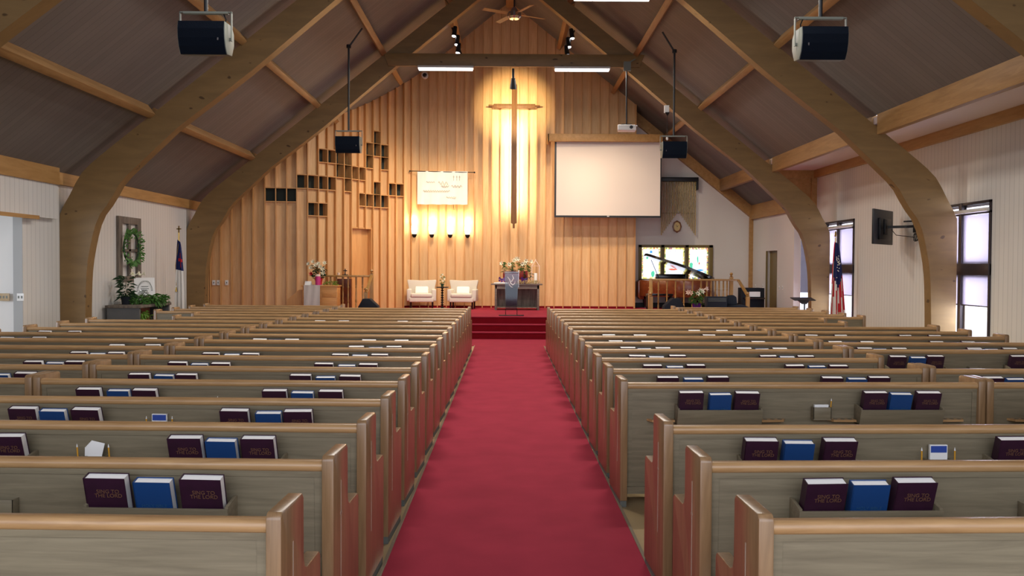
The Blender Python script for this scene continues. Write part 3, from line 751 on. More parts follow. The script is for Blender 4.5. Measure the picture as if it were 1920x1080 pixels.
ORD = ['','nearest','second','third','fourth','fifth','sixth','seventh','eighth','ninth','tenth','eleventh','twelfth','thirteenth','fourteenth','fifteenth','sixteenth','seventeenth','eighteenth','nineteenth']
D1, DS = 2.775, 0.846
def rowD(n): return D1+DS*(n-1)
PEWS = []
for n in range(1, 19):
    PEWS.append((n, 'L', 'inner', -3.385, -0.715))
    if n != 4: PEWS.append((n, 'R', 'inner', 0.81, 3.445))
for n in range(4, 20):
    PEWS.append((n, 'L', 'outer', -5.33 if n in (14, 15) else -6.32, -3.395))
    if n != 7: PEWS.append((n, 'R', 'outer', 3.455, 5.12 if n in (13, 14) else 6.10))
BOOKX = {('L','inner'):(-1.43, -2.74), ('L','outer'):(-4.07, -5.78), ('R','inner'):(1.50, 2.80), ('R','outer'):(4.12, 5.36)}
CARDX = {('L','inner'):(-2.13,), ('R','inner'):(2.25,), ('L','outer'):(-4.9,), ('R','outer'):(4.75,)}
YAWP = {'L': 0.0, 'R': 0.0}
YAWP = {'L': -0.035, 'R': 0.030}
proto = {}
def pew_world(n, side, x, y=0.0):
    """aisle-end pivot of each row; rows turn a little toward the aisle"""
    px_ = -0.715 if side == 'L' else 0.81
    a = YAWP[side]; dx = x-px_
    return Vector((px_+dx*math.cos(a)-y*math.sin(a), rowD(n)+dx*math.sin(a)+y*math.cos(a), 0))
for (n, side, sec, xa, xb) in PEWS:
    L = round(xb-xa, 3)
    where = ('left' if side == 'L' else 'right')
    lab = ('%s oak pew %s of the aisle, its end on the carpet' % (ORD[n], where)) if sec == 'inner' else ('outer oak pew %s of the aisle, %s row from the viewer, toward the wall' % (where, ORD[n]))
    if xb-xa < 2.0: lab = lab.replace('outer oak pew', 'short outer oak pew')
    key = (L, side, sec)
    loc = pew_world(n, side, xa)
    racks = n >= 2
    key = (L, side, sec, racks)
    if key not in proto:
        t = make_pew(L); proto[key] = t
        t.location = loc; t.rotation_euler = (0, 0, YAWP[side]); t['label'] = lab; t['group'] = 'church pews'
        if racks:
            for bx in BOOKX[(side, sec)]:
                if xa+0.4 < bx < xb-0.4: add_rack(t, bx-xa)
            for cx_ in CARDX[(side, sec)]:
                if xa+0.4 < cx_ < xb-0.4: add_cardbox(t, cx_-xa)
    else:
        dup(proto[key], loc, YAWP[side], lab, 'church pews')

# ---------------------------------------------------------------- books in the racks
def text_mesh(body, size, mat, name, parent, loc, rot, extrude=0.0004, align='CENTER'):
    cu = bpy.data.curves.new('t', 'FONT'); cu.body = body; cu.size = size; cu.extrude = extrude
    cu.align_x = align; cu.align_y = 'CENTER'; cu.space_line = 0.8
    to = bpy.data.objects.new('t', cu); COL.objects.link(to)
    bpy.context.view_layer.update()
    me = bpy.data.meshes.new_from_object(to.evaluated_get(bpy.context.evaluated_depsgraph_get()))
    bpy.data.objects.remove(to)
    me.materials.clear(); me.materials.append(mat); me.name = name
    o = bpy.data.objects.new(name, me); COL.objects.link(o); o.parent = parent; o.location = loc; o.rotation_euler = rot
    return o
def make_book(kind, titled):
    W_, H_, T_ = (0.168, 0.230, 0.050) if kind == 'hymnal' else (0.152, 0.216, 0.046)
    mat = M['maroon'] if kind == 'hymnal' else M['blue']
    t = thing(kind if kind == 'hymnal' else 'pew_bible', 'x', 'book')
    b = MB(); b.box(-W_/2, W_/2, -T_/2, -T_/2+0.003, 0, H_); b.box(-W_/2, W_/2, T_/2-0.003, T_/2, 0, H_); b.box(-W_/2-0.002, -W_/2+0.002, -T_/2, T_/2, 0, H_)
    b.build('cover', mat, t)
    b = MB(); b.box(-W_/2+0.003, W_/2-0.004, -T_/2+0.003, T_/2-0.003, 0.004, H_-0.004); b.build('pages', M['paper'], t)
    if titled:
        if kind == 'hymnal': text_mesh('SING TO\nTHE LORD', 0.024, M['gold'], 'title', t, (0.01, -T_/2-0.0005, H_*0.70), (PI/2, 0, 0))
        else: text_mesh('HOLY BIBLE', 0.020, M['goldblue'], 'title', t, (0.0, -T_/2-0.0005, H_*0.50), (PI/2, 0, 0))
    return t
bproto = {}
SLOT = ['left', 'middle', 'right']
# rows and racks in which the photograph shows books: (side, rack index) -> rows
SHOW = {('L',0): range(2, 11), ('L',1): [3,4,5,6,7,8,10], ('L',2): [6,7,8,9,10], ('L',3): [10,11],
        ('R',0): [2,3,5,6,7,8,9,10,11], ('R',1): [3,5,6,7,8,9,10,11,12], ('R',2): [6,8,9,10,11], ('R',3): [8,9,10,11]}
EXTRA = {('L',0): {14: (0,2), 10: (0,2)}, ('L',1): {14: (0,2)}, ('L',2): {9: (0,2)}, ('L',3): {11: (0,2)},
         ('R',0): {11: (0,2)}, ('R',1): {11: (0,2), 12: (0,2)}, ('R',2): {11: (0,2)}, ('R',3): {11: (0,2)}}
rackname = {0: 'rack nearest the aisle', 1: 'second rack from the aisle', 2: 'third rack from the aisle', 3: 'rack nearest the wall'}
for (side, ri), rows in SHOW.items():
    for n in sorted(set(list(rows)+list(EXTRA.get((side, ri), {}).keys()))):
        sec = 'inner' if ri < 2 else 'outer'
        bx = BOOKX[(side, sec)][ri % 2]
        if (n, side, sec) not in [(p[0], p[1], p[2]) for p in PEWS]: continue
        slots = EXTRA.get((side, ri), {}).get(n, (0,1,2))
        j = random.uniform(-0.02, 0.02)
        for s in slots:
            kind = 'bible' if s == 1 else 'hymnal'
            x = bx + (-0.195, 0.0, 0.195)[s] + random.uniform(-0.012, 0.012) + j*0.5
            titled = n <= 8
            key = (kind, titled)
            tilt = random.uniform(0.28, 0.33)
            loc = pew_world(n, side, x, -0.012); loc.z = 0.613 + (0.012 if n > 10 else random.uniform(0, 0.004))
            lab = '%s in the %s, %s pew row, %s block' % (('left-hand burgundy hymnal', 'blue bible', 'right-hand burgundy hymnal')[s], rackname[ri], ORD[n], 'left' if side == 'L' else 'right')
            g = 'burgundy hymnals in the pew racks' if kind == 'hymnal' else 'blue bibles in the pew racks'
            if key not in bproto:
                r = make_book(kind, titled); bproto[key] = r; r.location = loc; r['label'] = lab; r['group'] = g
            else: r = dup(bproto[key], loc, None, lab, g)
            r.rotation_euler = (tilt, random.uniform(-0.01, 0.01), YAWP[side]+random.uniform(-0.03, 0.03))
# offering envelopes, cards and pencils in the card holders
def pencil(n, side, x, lab, lean=0.0, mat='pencil'):
    c = pew_world(n, side, x, 0.0)
    b = MB(); b.tube([(0,0,0),(lean,0.0,0.125)], 0.004, 6); b.mi = 1; b.tube([(lean,0,0.125),(lean*1.1,0,0.142)], [0.004,0.001], 6)
    o = b.build('pencil', [M[mat], M['paper']]); o.location = (c.x, c.y, 0.633); tag(o, lab, 'pencil', 'pencils in the pew racks')
def card(n, side, x, lab):
    c = pew_world(n, side, x, 0.008)
    t = thing('visitor_card', lab, 'card', (c.x, c.y, 0.633), YAWP[side])
    MB().box(-0.046, 0.046, -0.008, 0.008, 0, 0.155).build('card_stack', M['paper'], t)
    MB().box(-0.042, 0.042, -0.0092, -0.008, 0.115, 0.150).build('blue_header', M['cardblue'], t)
card(4, 'L', -2.13, 'visitor card with blue header, fourth pew row left of the aisle')
pencil(4, 'L', -2.19-0.02, 'pencil left of the visitor card, fourth pew row, left side'); pencil(4, 'L', -2.05, 'pencil right of the visitor card, fourth pew row, left side')
card(3, 'R', 2.25, 'visitor card with blue header, third pew row right of the aisle')
pencil(3, 'R', 2.16, 'pencil left of the visitor card, third pew row, right side'); pencil(3, 'R', 2.335, 'pencil right of the visitor card, third pew row, right side')
c = pew_world(3, 'L', -2.13, 0.0)
t = thing('envelope_stack', 'fanned stack of white offering envelopes, third pew row left of the aisle', 'envelopes', (c.x, c.y, 0.64), 0)
for k in range(7):
    b = MB(); MM = Matrix.Translation((-0.02+0.006*k, 0.012-0.005*k, 0.060+0.006*k)) @ Matrix.Rotation(0.02+0.035*k, 4, 'Y'); b.obox(MM, 0.07, 0.0012, 0.11); b.build('envelope', M['paper'], t)
pencil(3, 'L', -2.21, 'pencil left of the fanned envelopes, third pew row, left side', -0.01); pencil(3, 'L', -2.045, 'pencil right of the fanned envelopes, third pew row, left side', -0.01)
c = pew_world(5, 'R', 2.25, 0.008)
t = thing('envelope_stack', 'flat white envelopes in the card holder, fifth pew row right of the aisle', 'envelopes', (c.x, c.y, 0.633), 0)
MB().box(-0.05, 0.05, -0.01, 0.012, 0, 0.098).build('envelope', M['paper'], t)
pencil(5, 'R', 2.33-0.02, 'pencil standing beside the flat envelopes, fifth pew row, right side', 0.01)
pencil(5, 'L', -2.05, 'pink pencil alone in the fifth pew row, left side', 0.0, 'magenta')

#PART2
# ---------------------------------------------------------------- hanging loudspeakers, projector, fan
def hung_speaker(px, py, D, poletop, arm, nm, sg):
    c = P(px, py, D)
    t = thing('hanging_loudspeaker', nm, 'loudspeaker', c, 0, 'loudspeakers hung from the ceiling')
    prof = [(-0.155,0.165),(0.09,0.175),(0.17,0.10),(0.175,-0.03),(0.10,-0.165),(-0.075,-0.185)]
    front = [(-0.155,0.165),(-0.168,0.08),(-0.16,-0.02),(-0.13,-0.11),(-0.075,-0.185)]
    b = MB(); b.prism(front[::-1]+[(0.09,0.175),(0.17,0.10),(0.175,-0.03),(0.10,-0.165)], -0.265, 0.265, 'x'); b.build('cabinet', M['greyplast'], t, bevel=0.006)
    b = MB()
    for (p, q) in zip(front, front[1:]):
        b.add([(-0.255, p[0]-0.012, p[1]), (0.255, p[0]-0.012, p[1]), (0.255, q[0]-0.012, q[1]), (-0.255, q[0]-0.012, q[1]),
               (-0.255, p[0]+0.01, p[1]), (0.255, p[0]+0.01, p[1]), (0.255, q[0]+0.01, q[1]), (-0.255, q[0]+0.01, q[1])],
              [(0,1,2,3),(0,4,5,1),(3,2,6,7),(0,3,7,4),(1,5,6,2)])
    g = b.build('grille', M['navy'], t)
    MB().box(-sg*0.19-0.008, -sg*0.19+0.008, -0.178, -0.172, -0.05, -0.02).build('badge', M['chrome'], g)
    b = MB(); b.box(-0.25,0.25,-0.03,0.03,0.285,0.31)
    b.box(-0.295,-0.285,-0.02,0.02,-0.02,0.305); b.box(0.285,0.295,-0.02,0.02,-0.02,0.305); b.box(-0.295,0.295,-0.02,0.02,0.298,0.31); b.box(-0.29,-0.26,-0.015,0.015,-0.015,0.015); b.box(0.26,0.29,-0.015,0.015,-0.015,0.015)
    b.build('yoke', M['greyplast'], t)
    top = poletop-c.z
    b = MB(); b.tube([(0,0,0.3),(0,0,top)], 0.022, 10); b.build('pole', M['black'], t)
    if arm: b = MB(); b.tube([(0,0,top-0.02),(arm[0]-c.x, 0.0, arm[1]-c.z)], 0.02, 8); b.lathe([(0.05,-0.04),(0.05,0.03)], (0,0,top), 10); b.build('ceiling_arm', M['black'], t)
    b = MB(); b.tube([(-sg*0.2,0.0,0.29),(-sg*0.21,0.05,0.24),(-sg*0.19,0.08,0.18)], 0.008, 6); b.build('cable', M['black'], t)
hung_speaker(391, 78, 10.0, roofz(-3.38)+0.02, None, 'large dark loudspeaker hanging at the top left, nearest the viewer', -1)
hung_speaker(1535, 86, 10.0, roofz(3.56)+0.02, None, 'large dark loudspeaker hanging at the top right, nearest the viewer', 1)
a = P(681, 74, 19)
hung_speaker(655, 273, 19.0, P(658,90,19).z, (a.x, a.z+0.2), 'small looking loudspeaker hanging before the niched cedar wall, left', -1)
a = P(1240, 80, 19)
hung_speaker(1262, 282, 19.0, P(1262,98,19).z, (a.x, a.z+0.2), 'small looking loudspeaker hanging beside the projection screen', 1)

c = P(1173, 239, 20.9)
t = thing('projector', 'white projector hanging from the right end of the far cross beam', 'projector', c)
b = MB(); b.prism([(-0.22,-0.16),(0.22,-0.16),(0.24,0.16),(-0.18,0.16)], -0.10, 0.03, 'z'); b.build('case', M['white'], t, bevel=0.02)
b = MB(); b.tube([(0.10,-0.165,-0.03),(0.10,-0.19,-0.03)], 0.04, 14); b.build('lens', M['black'], t)
b = MB(); b.tube([(0.01,0,0.06),(0.0,0,P(1177,125,20.9).z-c.z)], 0.018, 8); b.box(-0.12,0.12,-0.08,0.08,0.035,0.06); b.build('ceiling_mount', M['black'], t)
q = P(1190,112,20.9)-c; b = MB(); b.bar((0,0,P(1177,122,20.9).z-c.z), (q.x, 0.05, q.z), 0.03, 0.03); b.box(-0.07,0.10,-0.04,0.04,P(1177,135,20.9).z-c.z,P(1177,118,20.9).z-c.z)
b.build('beam_bracket', M['greyplast'], t)

c = P(964, 30, 18.2)
t = thing('ceiling_fan', 'ceiling fan with a chrome motor hanging from the ridge', 'fan', c)
b = MB(); b.lathe([(0.03,0.14),(0.06,0.10),(0.08,0.05),(0.14,0.03),(0.145,-0.06),(0.10,-0.10),(0.02,-0.105)], (0,0,0), 24); b.build('motor', M['chrome'], t)
MB().tube([(0,0,0.1),(0,0,RIDGE-0.4-c.z)], 0.016, 10).build('rod', M['black'], t)
for k in range(4):
    an = 0.5+k*PI/2
    MM = Matrix.Rotation(an, 4, 'Z') @ Matrix.Translation((0.44, 0, 0.0)) @ Matrix.Rotation(0.2, 4, 'X')
    b = MB(); b.obox(MM, 0.56, 0.11, 0.008); b.build('blade', M['trim'], t)
c = P(797, 143, 25.5)
t = thing('security_camera', 'round white security camera high on the cedar wall', 'camera', c)
b = MB(); b.tube([(0,0.12,0),(0,0.0,0)], 0.095, 20); b.build('housing', M['white'], t); b = MB(); b.tube([(0,0.0,0),(0,-0.03,0)], [0.06,0.03], 16); b.build('lens', M['black'], t)
c = P(1250, 212, 19.6)
t = thing('hanging_microphone', 'thin microphone cable hanging from the right rafter', 'microphone', c)
b = MB(); b.lathe([(0.005,-0.08),(0.05,-0.01),(0.05,0.0)], (0,0,0), 12); b.build('cone_cap', M['darkmetal'], t)
MB().tube([(0,0,-0.07),(0,0,-0.55)], 0.006, 6).build('cable', M['darkmetal'], t); MB().box(-0.06,0.04,0,0.08,0.0,0.16).build('junction_box', M['white'], t)
MB().lathe([(0.01,-0.62),(0.025,-0.6),(0.02,-0.53)], (0,0,0), 10).build('microphone_head', M['white'], t)

# ---------------------------------------------------------------- screen, banner, chimes, clock
SYc = 25.15
p0 = P(1043, 266, SYc); p1 = P(1237, 405, SYc)
t = thing('projection_screen', 'large pulled down projection screen right of the cross', 'screen', ((p0.x+p1.x)/2, SYc, p0.z))
hw = (p1.x-p0.x)/2; hh = p0.z-p1.z
MB().box(-hw, hw, 0, 0.006, -hh, 0).build('canvas', M['screen'], t)
b = MB(); b.box(-hw-0.05, -hw, -0.003, 0.006, -hh, 0.0); b.box(hw, hw+0.03, -0.003, 0.006, -hh, 0.0); b.box(-hw-0.05, hw+0.03, -0.01, 0.015, -hh-0.055, -hh); b.build('black_border', M['black'], t)
b = MB(); b.box(-0.03,0.03,-0.02,0.0,-hh-0.03,-hh-0.01); b.build('pull_tab', M['white'], t)
p2 = P(1027, 252, 25.0); p3 = P(1241, 267, 25.0)
b = MB(); b.box(p2.x, p3.x, 24.95, 25.08, p3.z, p2.z); b.box(p2.x, p3.x, 25.05, 25.68, p2.z-0.03, p2.z); b.box(p2.x, p2.x+0.03, 24.95, 25.68, p3.z, p2.z)
o = b.build('screen_valance', M['trim'], bevel=0.004); tag(o, 'wooden valance box above the projection screen', 'valance')

BYc = 25.60
p0 = P(783, 321.5, BYc); p1 = P(876.5, 384, BYc); BW = p1.x-p0.x; BH = p0.z-p1.z
t = thing('wall_banner', 'white satin banner with three small crosses on the cedar wall', 'banner', (p0.x, BYc, p0.z))
b = MB(); nx, nz = 26, 12; vs = []
for j in range(nz+1):
    for i in range(nx+1):
        vs.append((BW*i/nx, 0.012*math.sin(i*0.9+j*0.35)+0.006*math.sin(i*2.3), -BH*j/nz+0.004*math.sin(i)*(j > 0)))
b.add(vs, [(j*(nx+1)+i, j*(nx+1)+i+1, (j+1)*(nx+1)+i+1, (j+1)*(nx+1)+i) for j in range(nz) for i in range(nx)])
b.build('cloth', M['banner'], t)
b = MB(); b.tube([(-0.22,0,0.0),(BW+0.20,0,-0.03)], 0.010, 8); b.ball((-0.22,0,0), 0.025); b.ball((BW+0.20,0,-0.03), 0.025); b.build('rod', M['darkmetal'], t)
b = MB(); yy = -0.024
for k, fx in enumerate((0.725, 0.785, 0.84)):
    x = fx*BW; z = -0.17*BH; b.box(x-0.005,x+0.005,yy,yy+0.002,z-0.11,z+0.04); b.box(x-0.022,x+0.022,yy,yy+0.002,z-0.01,z+0.002)
b.build('three_crosses', M['ink'], t)
def scrib(x0, x1, z, amp, per, th=0.006):
    pts = []; x = x0; k = 0
    while x < x1:
        pts.append((x*BW, yy, z*BH+amp*BH*math.sin(k*1.1)*random.uniform(0.5,1.1))); x += per; k += 1
    return MB().tube(pts, th, 4)
sc_ = MB()
for a_ in ((.18,.35,-.33,.02,.008),(.42,.62,-.36,.06,.012),(.48,.64,-.46,.03,.008),(.68,.90,-.45,.04,.010),(.12,.65,-.60,.03,.008),(.58,.78,-.79,.02,.008)):
    m_ = scrib(*a_); sc_.add(m_.v, m_.f)
sc_.build('script_lettering', M['ink'], t)
b = MB(); b.tube([(0.72*BW,0.0,-BH),(0.73*BW,0,-BH-0.16)], 0.006, 6); b.build('cord', M['darkmetal'], t)

CHY = YW-0.12
p0 = P(1239, 333, CHY); p1 = P(1308, 341, CHY)
t = thing('organ_chimes', 'rack of golden tubular chimes hanging on the white wall', 'chimes', (p0.x, CHY, p1.z))
wd2 = p1.x-p0.x
b = MB(); b.box(0, wd2, -0.10, 0.10, 0, p0.z-p1.z); b.box(wd2-0.06, wd2, -0.08, 0.1, -0.25, 0); b.build('top_bar', M['black'], t, bevel=0.006)
for k in range(23):
    f = k/22; x = 0.02+f*(wd2-0.09); u = abs(f-0.5)*2
    zb2 = P(1270, 396+45*u, CHY).z-p1.z
    MB().tube([(x,0,0),(x,0,zb2)], 0.011, 10).build('chime_tube', M['brass'], t)
b = MB(); b.tube([(0.0,0.03,-0.95),(wd2-0.06,0.03,-0.95)], 0.006, 6); b.build('damper_rod', M['brass'], t)
c = P(1269, 425, YW-0.03)
t = thing('wall_clock', 'small oval wall clock below the chimes', 'clock', c)
b = MB(); b.add([], []); prof = []
def oval(r1, r2, y0, y1, n=28, scallop=0.0):
    m = MB(); vs = []
    for y in (y0, y1):
        for k in range(n):
            a = 2*PI*k/n; s_ = 1+scallop*math.cos(8*a); vs.append((r1*s_*math.cos(a), y, r2*s_*math.sin(a)))
    m.add(vs, [tuple(range(n)), tuple(range(n, 2*n))[::-1]]+[(k, (k+1) % n, n+(k+1) % n, n+k) for k in range(n)]); return m
oval(0.135, 0.18, 0.03, -0.02, 32, 0.05).build('rim', M['clockrim'], t, bevel=0.008)
oval(0.095, 0.135, -0.018, -0.028).build('face', M['clockface'], t)
b = MB(); b.bar((0,-0.031,0),(0.04,-0.031,0.03),0.008,0.004,(0,1,0)); b.bar((0,-0.031,0),(-0.03,-0.031,0.06),0.008,0.004,(0,1,0)); b.ball((0,-0.031,0),0.012); b.build('hands', M['black'], t)

# ---------------------------------------------------------------- flowers
def leaf_clump(n, r, h, mat, name, parent, loc=(0,0,0), lw=0.02, ll=0.12, droop=0.3, sx=1.0):
    b = MB()
    for k in range(n):
        a = random.uniform(0, 2*PI); rr = r*math.sqrt(random.random()); z = random.uniform(0, h)
        p = Vector((loc[0]+rr*math.cos(a)*sx, loc[1]+rr*math.sin(a), loc[2]+z))
        d = Vector((math.cos(a)*random.uniform(.4,1.2), math.sin(a)*random.uniform(.4,1.2), random.uniform(-droop, 0.7))).normalized()
        L_ = ll*random.uniform(0.6, 1.2); w_ = lw*random.uniform(0.7, 1.2); s_ = d.cross(Vector((0,0,1)))
        s_ = s_.normalized() if s_.length > 0.05 else Vector((1,0,0))
        q = p+d*L_*0.5+Vector((0,0,0.01)); e_ = p+d*L_-Vector((0,0,L_*0.25))
        b.add([p, q-s_*w_, q+s_*w_, e_], [(0,1,3),(0,3,2)])
    o = b.build(name, mat, parent, fix=False); return o
def trumpet(parent, base, d, s=0.075, mat=None, name='lily_flower'):
    base = Vector(base); d = Vector(d).normalized(); u = d.orthogonal().normalized(); v = d.cross(u)
    b = MB(); n = 12; rings = [(0.0,0.10),(0.35,0.16),(0.7,0.28),(0.95,0.55),(1.05,0.95)]
    vs = []
    for (f, r_) in rings:
        for k in range(n):
            a = 2*PI*k/n; rr = r_*s*(1.0 if k % 2 == 0 else (0.45 if f > 0.8 else 1.0)); ex = 0.0 if k % 2 == 0 else -0.08*(f > 0.8)
            vs.append(base+d*(f+ex)*s*1.5+(u*math.cos(a)+v*math.sin(a))*rr)
    fs = [(i*n+k, i*n+(k+1) % n, (i+1)*n+(k+1) % n, (i+1)*n+k) for i in range(len(rings)-1) for k in range(n)]
    b.add(vs, fs); return b.build(name, mat or M['lily'], parent, fix=False)
def pot(parent, r, h, mat, name='pot'):
    return MB().lathe([(r*0.7,0),(r*0.8,h*0.5),(r,h*0.97),(r*1.06,h),(r*0.9,h),(r*0.85,h*0.8)], (0,0,0), 18).build(name, mat, parent)
def stems(parent, pts, base=(0,0,0.1), mat=None):
    b = MB()
    for p in pts: b.tube([base, ((base[0]+p[0])/2, (base[1]+p[1])/2, (base[2]+p[2])/2+0.02), p], 0.004, 5)
    b.build('stems', mat or M['leafdark'], parent)

# ---------------------------------------------------------------- chancel furniture
TY = 24.3
p0 = P(920, 527, TY); p1 = P(1017, 582, TY)
t = thing('communion_table', 'dark stained communion table before the cedar wall', 'table', ((p0.x+p1.x)/2, TY, PH))
hw = (p1.x-p0.x)/2; th = 0.735
b = MB(); b.box(-hw, hw, 0, 0.72, th-0.035, th); b.build('tabletop', M['greywood'], t, bevel=0.006)
b = MB(); b.box(-hw+0.13, hw-0.10, 0.03, 0.05, th-0.14, th-0.035); b.build('apron', M['greywood'], t)
for sx in (-hw+0.14, hw-0.12):
    for y in (0.03, 0.62): MB().box(sx-0.03, sx+0.03, y, y+0.06, 0, th-0.035).build('leg', M['greywood'], t, bevel=0.004)
b = MB(); b.box(-hw+0.16, hw-0.14, 0.60, 0.62, 0.08, th-0.04); 
for k in range(4): b.box(-hw+0.16+k*0.33, -hw+0.18+k*0.33, 0.585, 0.6, 0.08, th-0.04)
b.box(-hw+0.14, hw-0.12, 0.1, 0.62, 0.06, 0.08); b.build('back_panel', M['barn'], t)
tz = PH+th; tcx = (p0.x+p1.x)/2
# planter box of lilies
p = P(968, 510, TY+0.4)
t = thing('flower_box', 'dark red wooden box of white lilies on the communion table', 'planter', (PX(966, TY+0.4), TY+0.4, tz))
bw = 0.35
b = MB(); b.box(-bw, bw, -0.10, 0.10, 0.16, 0.36); b.build('box', M['boxred'], t, bevel=0.004)
b = MB(); b.box(-bw+0.03, bw-0.03, -0.08, 0.08, 0.0, 0.16); b.build('stand', M['boxred'], t)
for k, (dx, dz) in enumerate([(-0.36,0.60),(-0.22,0.56),(-0.06,0.66),(0.0,0.72),(0.08,0.74),(0.17,0.62),(0.27,0.60),(0.42,0.66),(0.33,0.68)]):
    trumpet(t, (dx*0.9, -0.05, dz-0.06), (random.uniform(-.6,.6)+dx, -0.9, random.uniform(-0.1,0.5)), 0.085)
for dx in (-0.22, 0.02, 0.28): leaf_clump(60, 0.09, 0.24, M['leaf'], 'foliage', t, (dx, 0, 0.33), 0.012, 0.12)
leaf_clump(30, 0.07, 0.18, M['leafdark'], 'foliage', t, (0.34, -0.12, 0.14), 0.014, 0.12)
for k, px in enumerate((941, 983)):
    t = thing('purple_bow', ['purple ribbon bow left of the clear lectern on the table', 'purple ribbon bow right of the clear lectern on the table'][k], 'ribbon', (PX(px, TY+0.2), TY+0.2, tz), 0, 'purple bows on the communion table')
    b = MB()
    for a_ in (0.4, 2.6, 3.6, 5.8, 4.7):
        e_ = Vector((math.cos(a_)*0.10, 0, 0.12+math.sin(a_)*0.09)); o_ = Vector((0,0,0.12)); s_ = Vector((-math.sin(a_)*0.035, 0.01, math.cos(a_)*0.035))
        b.add([o_, e_-s_, e_+s_, o_+Vector((0,0.03,0)), e_-s_+Vector((0,0.03,0)), e_+s_+Vector((0,0.03,0))], [(0,1,2),(3,5,4),(0,3,4,1),(1,4,5,2),(2,5,3,0)])
    b.ball((0,0.01,0.12), 0.025); b.box(-0.02,0.02,0.0,0.02,0.0,0.12); b.build('ribbon', M['purple'], t)
# lantern with candle
c = (PX(1004, TY+0.3), TY+0.28, tz)
t = thing('wire_lantern', 'white wire house-shaped lantern on the right of the table', 'lantern', c)
b = MB(); hw2 = 0.105
for sx in (-1, 1):
    for sy in (-1, 1): b.tube([(sx*hw2, sy*hw2, 0), (sx*hw2, sy*hw2, 0.50), (0, 0, 0.66)], 0.009, 6)
for z in (0.01, 0.50):
    q = [(-hw2,-hw2,z),(hw2,-hw2,z),(hw2,hw2,z),(-hw2,hw2,z),(-hw2,-hw2,z)]
    b.tube(q, 0.006, 6)
b.ball((0,0,0.68), 0.015); b.build('frame', M['lilypink'], t)
t = thing('pillar_candle', 'white pillar candle standing inside the wire lantern', 'candle', c)
b = MB(); b.lathe([(0.05,0.01),(0.05,0.29),(0.045,0.30)], (0,0,0), 16); b.build('wax', M['wax'], t); MB().tube([(0,0,0.29),(0,0,0.315)], 0.003, 5).build('wick', M['black'], t)
t = thing('dried_garland', 'pale dried flower garland across the right half of the table', 'garland', (PX(990, TY+0.15), TY+0.12, tz))
leaf_clump(240, 0.13, 0.09, M['dried'], 'dried_flowers', t, (0,0,0), 0.014, 0.05, 0.1, 2.4)
t = thing('open_book', 'open book lying at the left end of the communion table', 'book', (PX(939, TY+0.2), TY+0.12, tz))
b = MB(); b.prism([(-0.2,0.0),(-0.19,0.03),(-0.02,0.045),(0,0.03),(0.02,0.045),(0.19,0.03),(0.2,0.0)], 0, 0.22, 'y'); b.build('pages', M['paper'], t); MB().box(-0.22,0.22,-0.01,0.23,-0.0,0.006).build('cover', M['greywood'], t)

# clear lectern
LY = 21.5
t = thing('acrylic_lectern', 'smoky clear acrylic lectern standing at the front of the platform', 'lectern', (PX(959, LY), LY, PH))
b = MB(); b.box(-0.31, 0.31, -0.02, 0.06, 0.0, 0.025); b.build('base', M['black'], t, bevel=0.006)
b = MB(); b.tube([(-0.14,0.02,0.02),(-0.14,0.02,0.17)], 0.008, 8); b.tube([(0.14,0.02,0.02),(0.14,0.02,0.17)], 0.008, 8); b.tube([(-0.14,0.02,0.17),(0.14,0.02,0.17)], 0.006, 8); b.build('legs_frame', M['darkmetal'], t)
b = MB(); b.prism([(-0.14,0.16),(0.14,0.16),(0.17,1.09),(-0.17,1.09)], 0.0, 0.012, 'y'); b.build('front_sheet', M['acrylic'], t)
b = MB(); b.prism([(-0.13,0.25),(0.13,0.25),(0.14,0.72),(-0.14,0.72)], 0.09, 0.10, 'y'); b.build('dark_panel', M['black'], t)
b = MB(); b.obox(Matrix.Translation((0,0.16,1.09)) @ Matrix.Rotation(0.25, 4, 'X'), 0.42, 0.34, 0.012); b.build('reading_shelf', M['acrylic'], t)
b = MB(); b.box(0.165,0.185,-0.01,0.10,0.70,1.13); b.build('side_fin', M['clear'], t)
b = MB()
b.tube([(-0.10,-0.004,0.96),(-0.05,-0.004,0.90),(-0.02,-0.004,0.80),(0.03,-0.004,0.76),(0.08,-0.004,0.80),(0.09,-0.004,0.86)], [0.004,0.012,0.016,0.014,0.01,0.003], 6)
b.tube([(-0.08,-0.004,0.84),(-0.05,-0.004,0.76),(0.0,-0.004,0.71),(0.04,-0.004,0.70)], [0.003,0.01,0.01,0.003], 6)
b.tube([(0.0,-0.004,0.84),(0.05,-0.004,0.92),(0.02,-0.004,1.0)], [0.012,0.016,0.004], 6); b.build('etched_emblem', M['paper'], t)

